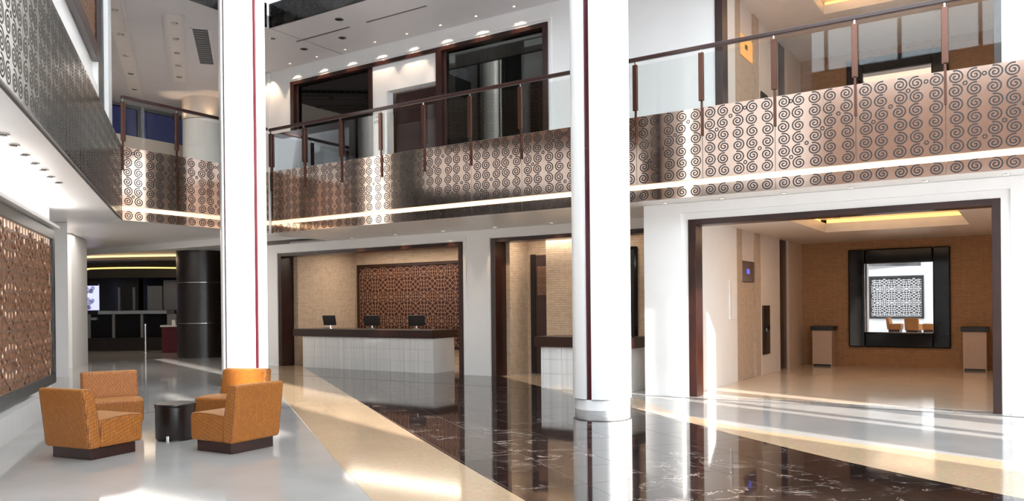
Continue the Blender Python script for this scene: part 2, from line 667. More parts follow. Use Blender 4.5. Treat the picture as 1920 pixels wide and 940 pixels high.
# ------------------------------------------------------------------ lift hall facade (nearer, right)
OX0, OX1, OZ = -4.98, -0.377, 3.055
wb = MB()
wb.box(-5.79, OX0 - 0.12, YB, YB + 0.32, 0, ZB)
wb.box(OX1 + 0.12, 6.0, YB, YB + 0.32, 0, ZB)
wb.box(OX0 - 0.12, OX1 + 0.12, YB, YB + 0.32, OZ + 0.12, ZB)
wb.box(-5.79, -5.5, YB + 0.32, 16.4, 0, ZB)
wall_r = struct('wall_right', wb, 'white_paint')
tr = MB()
for (a, b, c, d) in ((OX0 - 0.12, OX0, 0, OZ + 0.12), (OX1, OX1 + 0.12, 0, OZ + 0.12), (OX0, OX1, OZ, OZ + 0.12)):
    tr.box(a, b, YB + 0.05, YB + 0.32, c, d)
struct('reveal', tr, 'white_paint', wall_r)
for nm, bx in (('door_jamb', (OX0, OX0 + 0.14, YB + 0.02, YB + 0.34, 0, OZ)), ('door_jamb', (OX1 - 0.11, OX1, YB + 0.02, YB + 0.34, 0, OZ)),
               ('door_lintel', (OX0 + 0.14, OX1 - 0.11, YB + 0.02, YB + 0.34, OZ - 0.10, OZ))):
    MB().box(*bx).build(nm, 'dark_wood', wall_r, bevel=0.006)

# ------------------------------------------------------------------ reception facade (set back)
wa = MB()
A1, A2 = (-17.42, -11.08), (-10.29, -5.9)
wa.box(-18.4, A1[0], YA, YA + 0.3, 0, ZB)
wa.box(A1[1], A2[0], YA, YA + 0.3, 0, ZB)
wa.box(A1[0], A1[1], YA, YA + 0.3, 3.10, ZB)
wa.box(A2[0], -5.8, YA, YA + 0.3, 3.13, ZB)
wall_a = struct('wall_reception', wa, 'white_paint')
for (x0, x1, zt) in ((A1[0], A1[1], 3.10), (A2[0], A2[1], 3.13)):
    t = MB()
    t.box(x0 - 0.10, x0 - 0.02, YA - 0.03, YA, 0, zt + 0.10)
    if x1 < -6:
        t.box(x1 + 0.02, x1 + 0.10, YA - 0.03, YA, 0, zt + 0.10)
    t.box(x0 - 0.02, x1 + 0.02, YA - 0.03, YA, zt + 0.02, zt + 0.10)
    struct('architrave', t, 'white_paint', wall_a)
    MB().box(x0, x0 + 0.13, YA - 0.02, YA + 0.42, 0, zt).build('door_jamb', 'dark_wood', wall_a, bevel=0.006)
    if x1 < -6:
        MB().box(x1 - 0.13, x1, YA - 0.02, YA + 0.42, 0, zt).build('door_jamb', 'dark_wood', wall_a, bevel=0.006)
    MB().box(x0 + 0.13, x1 - 0.13, YA - 0.02, YA + 0.42, zt - 0.09, zt).build('door_lintel', 'dark_wood', wall_a, bevel=0.006)
# reception recess walls
struct('wall_stone_side', MB().box(-17.42, -17.12, YA + 0.42, 17.55, 0, 3.4), 'stone_y')
struct('wall_stone_back', MB().box(-17.42, -10.9, 17.55, 17.8, 0, 3.4), 'stone_x')
struct('wall_stone_partition', MB().box(-10.95, -10.06, YA + 0.42, 16.07, 0, 3.4), 'stone_y')
struct('wall_stone_partition_inner', MB().box(-11.2, -10.96, YA + 0.42, 17.54, 0, 3.4), 'stone_y')
wk2 = MB()
wk2.box(-10.06, -5.52, 16.07, 16.35, 0, 3.4)
struct('wall_stone_niche', wk2, 'stone_x')
struct('wall_stone_pier', MB().box(-9.24, -7.62, 15.55, 16.06, 0, 3.4), 'stone_x')
struct('ceiling_reception', MB().box(-17.42, -5.5, YA + 0.42, 17.8, 3.25, 3.45), 'ceiling_paint')
area('reception_fill', (-14.2, 16.5, 3.2), 4.5, 0.5, 80, (1, 0.86, 0.70))  # both reception lamps are added fill with no fixture
area('reception_fill', (-8.5, 15.45, 3.2), 2.5, 0.3, 38, (1, 0.86, 0.70))

# ------------------------------------------------------------------ level two slab, soffits, ceilings
sl = MB()
sl.box(XC + 0.03, 6.0, YC + 0.05, YA + 0.3, ZB + 0.004, Z2 - 0.01)
sl.box(-5.9, 6.0, YA + 0.3, 25, 3.5, Z2 - 0.01)
sl.box(-35, -5.9, YA + 0.3, 25, 3.5, Z2 - 0.01)
struct('ceiling_gallery_soffit', sl, 'soffit_paint')
dl = MB()
dl.prism([(XC - 0.05, 8.9), (XC - 0.05, YA + 0.3), (-15.4, YA + 0.3), (-15.4, 8.9)], ZB + 0.004, Z2 - 0.01)
dl.prism([(-15.4, 4.0), (-15.4, YA + 0.3), (-35, YA + 0.3), (-35, 4.0)], 3.70, Z2 - 0.01)
struct('ceiling_lounge', dl, 'soffit_paint')
a0, a1, a2, a3 = LP(0, 0.06), LP(12.5, 0.06), LP(12.5, 4.5), LP(0, 4.5)
sf = MB().prism([(a0.x, a0.y), (-15.4, 8.9), (-15.4, 5.3), (a3.x, a3.y), (a2.x, a2.y), (a1.x, a1.y)][::-1], ZB + 0.004, Z2 - 0.01)
struct('ceiling_left_soffit', sf, 'soffit_paint')
c2 = MB()
c2.box(XC + 0.01, 6.0, YC + 0.06, YA + 0.3, ZC2, ZC2 + 0.3)
c2.prism([(XC - 0.06, 8.9), (XC - 0.06, YA + 0.3), (-24.25, YA + 0.3), (-24.25, 4), (-16, 4)][::-1], ZC2, ZC2 + 0.3)
c2.box(-24.25, XC, YA + 0.3, 25, ZC2, ZC2 + 0.3)
ceil2 = struct('ceiling_upper_gallery', c2, 'ceiling_paint')
RZ = 20.0
SKX, SKY = (-12.0, -1.0), (-4.0, 10.6)
rf = MB()
rf.box(-36, SKX[0], -7, 25, RZ, RZ + 0.2)
rf.box(SKX[1], 6.3, -7, 25, RZ, RZ + 0.2)
rf.box(SKX[0], SKX[1], -7, SKY[0], RZ, RZ + 0.2)
rf.box(SKX[0], SKX[1], SKY[1], 25, RZ, RZ + 0.2)
struct('ceiling', rf, 'ceiling_paint')
sk = MB()
for k in range(6):
    x = SKX[0] + (SKX[1] - SKX[0]) * k / 5
    sk.box(x - 0.06, x + 0.06, SKY[0], SKY[1], RZ + 0.02, RZ + 0.16)
for k in range(6):
    y = SKY[0] + (SKY[1] - SKY[0]) * k / 5
    sk.box(SKX[0], SKX[1], y - 0.05, y + 0.05, RZ + 0.03, RZ + 0.15)
sky_w = struct('window_5', sk, 'panel_frame')  # unseen skylight, added to bring more sky light to the left side
MB().box(SKX[0], SKX[1], SKY[0], SKY[1], RZ + 0.08, RZ + 0.10).build('window_pane', 'clear_glass', sky_w)
portal((-6.5, 3.3, RZ - 0.05), (0, 0, 0), 10.9, 14.5)
# ------------------------------------------------------------------ outer shell behind the camera
rw = MB()
# unseen wall: piers, slots and closing panels shaped to place the sun streaks
for y0, y1, z0, z1 in ((-7.0, 0.3, 3.2, RZ), (-7.0, -6.3, 0, 3.2), (-4.1, -3.9, 0, 3.2), (-1.9, -1.7, 0, 3.2), (0.3, 1.12, 0, RZ), (1.12, 1.55, 0, 5.4), (1.12, 1.55, 7.8, RZ), (1.55, 2.55, 0, RZ), (4.0, 5.9, 0, RZ), (5.9, 6.31, 0, RZ), (6.99, 7.1, 0, RZ),
                       (7.1, 7.75, 0, 8.5), (7.1, 7.75, 9.1, RZ), (7.75, 8.25, 0, 8.5), (8.62, 8.72, 0, 6.2), (9.62, 9.98, 0, 6.2), (10.5, 13.5, 0, 6.2), (7.75, 8.25, 9.1, RZ), (8.25, 13.5, 6.2, RZ)):
    rw.box(6.0, 6.35, y0, y1, z0, z1)
struct('wall_sun_slots', rw, 'white_paint')
bw = MB()
bw.box(-14.0, 6.0, -6.9, -6.3, 0, 5.6)
struct('wall_back', bw, 'white_paint')
bg_ = MB()
bg_.box(-14.0, 6.0, -6.9, -6.25, 5.6, 10.2)
struct('wall_back_added_band', bg_, 'band_brown')  # unseen dark band, added so the bronze panels reflect brown
wn = MB()
for k in range(9):
    x = -13.95 + k * 2.5
    wn.box(x - 0.06, x + 0.06, -6.7, -6.5, 10.2, RZ)
for z in (10.26, 13.5, 16.7, 19.94):
    wn.box(-13.95, 6.05, -6.68, -6.52, z - 0.06, z + 0.06)
win1 = struct('window_1', wn, 'panel_frame')  # unseen high glazing, added to send sky light onto the facades
for k in range(8):
    for z in (10.32, 13.56, 16.76):
        MB().box(-13.89 + k * 2.5, -11.51 + k * 2.5, -6.61, -6.6, z, z + 3.1).build('window_pane', 'clear_glass', win1)
struct('wall_left_far', MB().box(-14.0, -13.6, -6.3, 7.4, 4.9, RZ), 'white_paint')
struct('wall_left_upper_far', MB().box(-36, -14.0, -0.5, 0, 0, RZ), 'white_paint')
wfr = MB()
wfr.box(-36, -35.6, 0, 25, 0, 7.5)
wfr.box(-36, -35.6, 0, 25, 14, RZ)
wfr.box(-36, -35.6, 0, 12, 7.5, 14)
struct('wall_far', wfr, 'white_paint')
struct('wall_end', MB().box(-36, 6.3, 25, 25.4, 0, RZ), 'white_paint')
struct('wall_right_far', MB().box(6.0, 6.3, 13.5, 25, 0, RZ), 'white_paint')
struct('wall_upper_third', MB().box(XC - 0.3, 6.0, YC + 0.05, YC + 0.3, ZC2 + 1.05, RZ), 'white_paint')
struct('wall_upper_third_end', MB().box(XC - 0.3, XC - 0.05, 8.8, YC + 0.3, ZC2 + 1.05, RZ), 'white_paint')
portal((-4, -6.4, 15.1), (math.radians(90), 0, 0), 19.8, 9.7)

# ------------------------------------------------------------------ spirals
def spiral_pts(cx, cy, r, flip, turns=2.15, n=30):
    pts = []
    for k in range(n + 1):
        t = k / n
        a = t * turns * 2 * PI
        rr = r * (0.10 + 0.90 * t)
        pts.append((cx + flip * rr * math.cos(a + 0.9), cy + rr * math.sin(a + 0.9) * 0.92))
    return pts
def ribbon(mb, pts, w, tr, d0=0.0015):
    vs = []
    n = len(pts)
    for i, q in enumerate(pts):
        a = pts[max(0, i - 1)]
        b = pts[min(n - 1, i + 1)]
        tx, ty = b[0] - a[0], b[1] - a[1]
        l = math.hypot(tx, ty) or 1
        nx, ny = -ty / l * w / 2, tx / l * w / 2
        vs.append(tr(q[0] + nx, q[1] + ny, d0))
        vs.append(tr(q[0] - nx, q[1] - ny, d0))
    mb.add(vs, [(2 * i, 2 * i + 1, 2 * i + 3, 2 * i + 2) for i in range(n - 1)])
def ring(mb, cx, cy, r, w, tr):
    ribbon(mb, [(cx + r * math.cos(2 * PI * k / 14), cy + r * math.sin(2 * PI * k / 14)) for k in range(15)], w, tr)
def spiral_field(mb, w0, w1, z0, z1, cols, rows, tr, lw=0.012, seed=0):
    rnd = random.Random(seed)
    dx = (w1 - w0) / cols
    dz = (z1 - z0) / rows
    for i in range(cols):
        f = 1 if i % 2 == 0 else -1
        for j in range(rows):
            r = min(dx, dz * 1.12) * 0.475
            ox = (rnd.random() - 0.5) * 0.02
            cx, cy = w0 + dx * (i + 0.5) + ox, z0 + dz * (j + 0.5)
            ribbon(mb, spiral_pts(cx, cy, r, f), lw, tr)
            if rows > 1 and i < cols - 1 and (i * 3 + j * 2 + seed) % 5 == 0:
                ring(mb, w0 + dx * (i + 1), cy + dz * 0.5 if j < rows - 1 else cy, 0.024, lw * 0.85, tr)

def balustrade(root, o, ax, out, xs, sheet, ink, clear=True, cols=5, lw=0.019):
    """o origin, ax along, out = towards the hall; xs = bay joints along ax"""
    o = Vector(o)
    def tr(off):
        return lambda a, z, d: o + ax * a + out * (off + d) + ZV * z
    for k in range(len(xs) - 1):
        a, b = xs[k], xs[k + 1]
        g = 0.004
        sh = MB().obox(o, ax, out, ZV, a + g, b - g, -0.012, 0.0, ZS1 + 0.01, Z2).build('spiral_panel', sheet, root)
        m = MB()
        spiral_field(m, a + 0.01, b - 0.01, ZS1 + 0.015, Z2 - 0.01, cols, 6, tr(0.0), lw, seed=k)
        m.build('spiral_pattern', ink, sh, kind='stuff')
        fs = MB().obox(o, ax, out, ZV, a + g, b - g, -0.012, 0.0, ZB, ZS0).build('fascia_panel', sheet, root)
        m = MB()
        spiral_field(m, a + 0.01, b - 0.01, ZB + 0.003, ZS0 - 0.003, cols, 1, tr(0.0), lw, seed=k)
        m.build('spiral_pattern', ink, fs, kind='stuff')
        if clear:
            MB().obox(o, ax, out, ZV, a + 0.012, b - 0.012, -0.011, -0.001, Z2 + 0.004, ZH - 0.10).build('glass_pane', 'clear_glass', root)
    MB().obox(o, ax, out, ZV, xs[0], xs[-1], -0.05, -0.02, ZS0, ZS1 + 0.01).build('light_strip', 'led_strip', root)

def posts(root, o, ax, out, xs):
    o = Vector(o)
    for a in xs:
        p = MB().obox(o, ax, out, ZV, a - 0.042, a + 0.042, 0.006, 0.055, Z2 + 0.10, ZH - 0.09).build('post', 'post_bronze', root, bevel=0.006)
        MB().obox(o, ax, out, ZV, a - 0.016, a + 0.016, 0.006, 0.03, Z2 - 0.46, Z2 + 0.10).build('post_tongue', 'post_bronze', p)
        MB().obox(o, ax, out, ZV, a - 0.010, a + 0.010, 0.020, 0.04, ZH - 0.09, ZH - 0.035).build('rail_pin', 'chrome', p)

PX = [-14.868 + 1.156 * k for k in range(18)]
bal = thing('balustrade', 'long bronze spiral-cut balustrade with glass and dark handrail above the reception', 'balustrade', (XC, YC, ZB), group=None)
balustrade(bal, (0, YC, 0), Vector((1, 0, 0)), Vector((0, -1, 0)), PX, 'bronze_sheet', 'spiral_ink')
posts(bal, (0, YC, 0), Vector((1, 0, 0)), Vector((0, -1, 0)), [PX[0] + 0.04] + PX[1:])
MB().box(PX[0], PX[-1], YC - 0.06, YC + 0.01, ZH - 0.035, ZH + 0.03).build('handrail', 'rail_dark', bal, bevel=0.01)
bal2 = thing('balustrade', 'short bronze spiral-cut balustrade above the dark lounge at the far end', 'balustrade', (XC, 8.85, ZB))
DY = [8.85 + 1.195 * k for k in range(4)]
balustrade(bal2, (XC, 0, 0), Vector((0, 1, 0)), Vector((1, 0, 0)), DY, 'bronze_sheet', 'spiral_ink')
posts(bal2, (XC, 0, 0), Vector((0, 1, 0)), Vector((1, 0, 0)), [DY[0] + 0.03, DY[1], DY[2]])
MB().box(XC - 0.01, XC + 0.06, DY[0], DY[-1] - 0.06, ZH - 0.035, ZH + 0.03).build('handrail', 'rail_dark', bal2, bevel=0.01)
bal3 = thing('balustrade', 'smoky grey spiral-patterned parapet band sloping across the upper left', 'parapet', tuple(Q0 + ZV * ZB))
LX = [0.0 + 1.16 * k for k in range(12)]
def left_band():
    o = Q0.copy()
    out = -N_
    def tr(a, z, d):
        return o + E_ * a + out * d + ZV * z
    for k in range(len(LX) - 1):
        a, b = LX[k], LX[k + 1]
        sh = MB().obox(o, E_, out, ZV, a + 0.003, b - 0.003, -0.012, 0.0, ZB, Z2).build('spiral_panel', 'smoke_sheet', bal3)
        m = MB()
        spiral_field(m, a + 0.01, b - 0.01, ZB + 0.01, Z2 - 0.01, 5, 7, tr, 0.017, seed=k)
        m.build('spiral_pattern', 'spiral_ink_grey', sh, kind='stuff')
    MB().obox(o, E_, out, ZV, 0, LX[-1], -0.015, 0.004, ZB - 0.02, ZB).build('edge_trim', 'panel_frame', bal3)
left_band()
# dark fascia of the level above
fas = thing('spiral_fascia', 'long dark spiral-patterned fascia edging the upper ceiling above the reception', 'fascia', (XC, YC, ZC2))
for k in range(15):
    a, b = PX[k], PX[k + 1]
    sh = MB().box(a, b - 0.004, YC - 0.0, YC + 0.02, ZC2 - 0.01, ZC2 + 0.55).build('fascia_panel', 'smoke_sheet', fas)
    m = MB()
    spiral_field(m, a + 0.01, b - 0.01, ZC2, ZC2 + 0.46, 5, 2, lambda x, z, d: Vector((x, YC - d, z)), 0.012, seed=k)
    m.build('spiral_pattern', 'spiral_ink', sh, kind='stuff')
fas2 = thing('spiral_fascia', 'short dark spiral fascia of the upper ceiling over the far lounge', 'fascia', (XC, 8.85, ZC2))
for k in range(3):
    a, b = DY[k], DY[k + 1]
    sh = MB().box(XC - 0.02, XC, a, b - 0.004, ZC2 - 0.01, ZC2 + 0.55).build('fascia_panel', 'smoke_sheet', fas2)
    m = MB()
    spiral_field(m, a + 0.01, b - 0.01, ZC2, ZC2 + 0.46, 5, 2, lambda y, z, d: Vector((XC + d, y, z)), 0.012, seed=k)
    m.build('spiral_pattern', 'spiral_ink', sh, kind='stuff')

# ------------------------------------------------------------------ lattice screens
QS = [((0, 0), (0.5, 0)), ((0, 0), (0, 0.5)), ((0, 0), (0.42, 0.25)), ((0.5, 0), (0.5, 0.27)), ((0.5, 0.5), (0.36, 0.385)), ((0.36, 0.385), (0.5, 0.27)),
      ((0, 0.5), (0.22, 0.5)), ((0.22, 0.5), (0.36, 0.385)), ((0.27, 0), (0.22, 0.13)), ((0.22, 0.13), (0, 0.21)), ((0, 0.36), (0.19, 0.32)),
      ((0.19, 0.32), (0.36, 0.385)), ((0.19, 0.32), (0.22, 0.13)), ((0.5, 0.14), (0.36, 0.13)), ((0.36, 0.13), (0.36, 0)), ((0.42, 0.25), (0.5, 0.27)),
      ((0.19, 0.32), (0.13, 0.5))]
def lattice(name, parent, o, ax, out, w, h, cw, ch, bar, depth, mat):
    """bars fill 0..w by 0..h in the plane (ax, z) from o"""
    m = MB()
    seen = set()
    o = Vector(o)
    nx, nz = int(math.ceil(w / cw)), int(math.ceil(h / ch))
    for i in range(nx):
        for j in range(nz):
            for (p, q) in QS:
                for sx in (0, 1):
                    for sy in (0, 1):
                        P = [((1 - t[0]) if sx else t[0], (1 - t[1]) if sy else t[1]) for t in (p, q)]
                        x0, z0 = (i + P[0][0]) * cw, (j + P[0][1]) * ch
                        x1, z1 = (i + P[1][0]) * cw, (j + P[1][1]) * ch
                        if max(x0, x1) > w + 0.01 or max(z0, z1) > h + 0.01:
                            continue
                        key = tuple(sorted([(round(x0, 3), round(z0, 3)), (round(x1, 3), round(z1, 3))]))
                        if key in seen:
                            continue
                        seen.add(key)
                        d = Vector((x1 - x0, z1 - z0))
                        l = d.length
                        d /= l
                        A = ax * d.x + ZV * d.y
                        B = ax * (-d.y) + ZV * d.x
                        m.obox(o + ax * x0 + ZV * z0, A, B, out, -bar * 0.3, l + bar * 0.3, -bar / 2, bar / 2, 0, depth)
    return m.build(name, mat, parent)
def framed_screen(label, o, ax, out, w, h, fw, cw, ch, bar, depth, lmat, backmat, framemat, z0):
    t = thing('lattice_screen', label, 'screen', tuple(Vector(o) + ZV * z0))
    o = Vector(o) + ZV * z0
    MB().obox(o, ax, out, ZV, fw * 0.5, w - fw * 0.5, 0.004, 0.018, fw * 0.5, h - fw * 0.5).build('backing_panel', backmat, t)
    for (a, b, c, d) in ((0, fw, 0, h), (w - fw, w, 0, h), (fw, w - fw, 0, fw), (fw, w - fw, h - fw, h)):
        f = MB().obox(o, ax, out, ZV, a, b, 0.002, depth + 0.05, c, d).build('frame_rail', framemat, t, bevel=0.006)
    lattice('lattice', t, o + ax * fw + ZV * fw + out * 0.022, ax, out, w - 2 * fw, h - 2 * fw, cw, ch, bar, depth, lmat)
    return t
X_ = Vector((1, 0, 0))
Y_ = Vector((0, 1, 0))
framed_screen('dark red lattice screen on the stone wall behind the reception desk', (-17.0, 17.545, 0), X_, -Y_, 4.7, 2.46, 0.09, 0.62, 0.70, 0.015, 0.012, 'lattice_dark', 'screen_back', 'dark_wood', 0.40)
framed_screen('tall gold lattice panel in a black frame low on the left wall', LP(7.9, 0.985), -E_, -N_, 6.25, 2.58, 0.16, 0.95, 0.80, 0.032, 0.024, 'lattice_gold', 'slat_glow', 'panel_frame', 0.37)
framed_screen('copper lattice panel in a black frame high on the upper left wall', LP(8.5, 0.34), -E_, -N_, 7.1, 3.0, 0.26, 0.52, 0.60, 0.03, 0.06, 'lattice_gold', 'beige_panel', 'dark_wood', 5.96)
framed_screen('pale lattice panel on the wall behind the viewer, seen in the mirror', (-5.0, -6.29, 0), -X_, Y_, 3.0, 2.5, 0.13, 0.80, 0.80, 0.034, 0.02, 'white_paint', 'panel_frame', 'panel_frame', 0.62)

# ------------------------------------------------------------------ left walls
lw_ = MB()
lw_.obox(Q0, E_, N_, ZV, 1.55, 8.2, 1.0, 1.4, 0, ZB)
wl = struct('wall_left', lw_, 'white_paint')
MB().obox(Q0, E_, N_, ZV, 3.55, 8.2, 0.80, 0.999, 0, 0.33).build('plinth_bench', 'counter_side', wl)
pm = MB()
pm.obox((-19.72, 9.75, 0), Vector((0.727, 0.687, 0)).normalized(), Vector((-0.885, 0.466, 0)).normalized(), ZV, 0.0, 0.56, 0, 1.2, 0, 3.69)
struct('wall_left_pier', pm, 'white_paint')
pm2 = MB()
pm2.obox((-22.1, 11.7, 0), Vector((-0.79, 0.61, 0)).normalized(), Vector((-0.61, -0.79, 0)).normalized(), ZV, 0.0, 2.45, 0.0, 0.9, 0, 3.69)
struct('wall_left_return', pm2, 'white_paint')
struct('wall_left_connect', MB().obox(Q0, E_, N_, ZV, -9.0, 1.55, 3.2, 3.5, 0, 3.7), 'white_paint')
ul = MB()
ul.obox(Q0, E_, N_, ZV, 1.12, 12, 0.345, 0.7, Z2, RZ)
ul.obox(Q0, E_, N_, ZV, 1.12, 12, 0.27, 0.345, Z2, 5.58)
ul.obox(Q0, E_, N_, ZV, 1.12, 1.30, 0.27, 0.345, 5.58, RZ)
struct('wall_left_upper', ul, 'white_paint')
MBp = MB().obox(Q0, E_, N_, ZV, 0.02, 1.10, 0.29, 0.6, Z2, RZ)
struct('wall_left_upper_panel', MBp, 'black_matte')
struct('trim_1', MB().obox(Q0, E_, N_, ZV, -0.68, 0.0, 0.22, 0.5, Z2, ZC2), 'white_paint', bevel=0.01)

# ------------------------------------------------------------------ columns
def column(cx, cy, r, ang0, label):
    t = thing('round_column', label, 'column', (cx, cy, 0), group=None)
    h = 19.98
    m = MB()
    gap = 0.055 / r
    for k in range(4):
        a = ang0 + k * PI / 2 + gap
        b = ang0 + (k + 1) * PI / 2 - gap
        m = MB()
        n = 14
        vs = []
        for z in (0.17, h):
            for rr in (r, r - 0.05):
                for i in range(n + 1):
                    aa = a + (b - a) * i / n
                    vs.append((cx + rr * math.cos(aa), cy + rr * math.sin(aa), z))
        q = n + 1
        fs = []
        for i in range(n):
            fs.append((i, i + 1, 2 * q + i + 1, 2 * q + i))
            fs.append((q + i + 1, q + i, 3 * q + i, 3 * q + i + 1))
            fs.append((i + 1, i, q + i, q + i + 1))
            fs.append((2 * q + i, 2 * q + i + 1, 3 * q + i + 1, 3 * q + i))
        fs.append((0, 2 * q, 3 * q, q))
        fs.append((n, q + n, 3 * q + n, 2 * q + n))
        m.add(vs, fs)
        m.build('cladding_shell', 'column_white', t, smooth=True)
    MB().lathe(cx, cy, [(r - 0.045, 0.15), (r - 0.045, h)], 40).build('groove_core', 'groove_red', t, smooth=True)
    MB().lathe(cx, cy, [(r - 0.03, 0.0), (r - 0.03, 0.15), (r - 0.06, 0.168)], 48).build('base_ring', 'column_white', t, smooth=True)
    return t
def col_ang(cx, cy, off):
    to = math.atan2(-cy, -cx)           # direction towards the viewer
    return to - off
# offsets: image-left groove lies at -off around the front
column(-5.62, 11.13, 0.452, col_ang(-5.62, 11.13, math.radians(27.6)), 'nearer tall white round column with dark red grooves on the marble floor')
column(-13.52, 10.66, 0.452, col_ang(-13.52, 10.66, math.radians(56)), 'farther tall white round column behind the orange chairs')

# ------------------------------------------------------------------ reception desks
def desk(label, x0, x1, y0, y1, tx0, tx1, zt0, zt1, npan):
    t = thing('reception_desk', label, 'desk', ((x0 + x1) / 2, (y0 + y1) / 2, 0))
    MB().box(x0 + 0.02, x1 - 0.02, y0 + 0.02, y1, 0, zt0).build('core', 'counter_side', t)
    wpan = (x1 - x0 - 0.02) / npan
    zs = [0.0, 0.28, 0.56, zt0 - 0.004]
    for i in range(npan):
        for j in range(3):
            d = random.uniform(0, 0.004)
            MB().box(x0 + i * wpan + 0.0025, x0 + (i + 1) * wpan - 0.0025, y0 - d, y0 + 0.02, zs[j] + 0.002, zs[j + 1] - 0.002).build('stone_panel', 'counter_stone', t)
    MB().box(x1 - 0.018, x1, y0, y1, 0.002, zt0 - 0.004).build('end_panel', 'counter_side', t)
    MB().box(x0, x0 + 0.018, y0 + 0.021, y1, 0.002, zt0 - 0.004).build('end_panel', 'counter_side', t)
    MB().box(tx0, tx1, y0 - 0.06, y1 + 0.12, zt0, zt1).build('worktop', 'dark_wood', t, bevel=0.008)
    return t
desk('long reception desk of white stone with dark wooden top before the lattice screen', -16.46, -11.97, 14.86, 15.68, -16.78, -11.95, 0.835, 1.033, 10)
desk('shorter reception desk of white stone half hidden behind the near column', -8.02, -6.15, 13.27, 14.0, -8.14, -6.05, 0.80, 0.995, 4)
def monitor(label, x, y, rz, loc_z=1.034):
    t = thing('desk_monitor', label, 'monitor', (x, y, loc_z), rz, 'monitors on the long reception desk', local=True)
    tilt = 0.22
    ca, sa = math.cos(tilt), math.sin(tilt)
    AX = Vector((1, 0, 0)); AY = Vector((0, ca, sa)); AZ = Vector((0, -sa, ca))
    MB().obox((0, 0, 0.09), AX, AY, AZ, -0.21, 0.21, -0.025, 0.02, 0.0, 0.27).build('monitor_housing', 'black_matte', t, bevel=0.008)
    MB().obox((0, 0, 0.09), AX, AY, AZ, -0.195, 0.195, 0.0201, 0.024, 0.018, 0.252).build('monitor_screen', 'grey_metal', t)
    MB().lathe(0, 0, [(0.10, 0.0), (0.10, 0.012), (0.03, 0.022), (0.022, 0.10)], 16).build('monitor_stand', 'chrome', t)
    MB().box(-0.09, 0.09, -0.16, -0.11, 0, 0.035).build('card_reader', 'grey_metal', t, bevel=0.005)
    return t
monitor('black monitor at the left end of the long desk, angled sideways', -15.82, 15.25, math.radians(4))
monitor('black monitor in the middle of the long desk, before the screen edge', -14.30, 15.25, math.radians(26))
monitor('black monitor nearest the right end of the long desk', -12.80, 15.25, math.radians(28))
# niche furniture
nd = thing('niche_door', 'dark wooden door with a small lattice window in the stone niche', 'door', (-9.57, 16.06, 0))
MB().box(-9.90, -9.26, 16.01, 16.068, 0, 2.78).build('door_leaf', 'door_wood', nd)
MB().box(-9.93, -9.80, 15.99, 16.02, 0, 2.80).build('door_frame', 'black_matte', nd)
lattice('lattice_window', nd, (-9.74, 16.012, 1.85), X_, -Y_, 0.40, 0.66, 0.22, 0.22, 0.014, 0.012, 'lattice_dark')
sp_ = thing('wall_panel', 'tall narrow black wall panel on the stone right of the near column', 'panel', (-7.35, 16.06, 0.33))
MB().box(-7.56, -7.22, 16.0, 16.068, 0.33, 2.87).build('panel_body', 'black_gloss', sp_, bevel=0.01)
MB().box(-7.50, -7.28, 15.992, 15.999, 0.40, 2.80).build('panel_inset', 'black_matte', sp_)

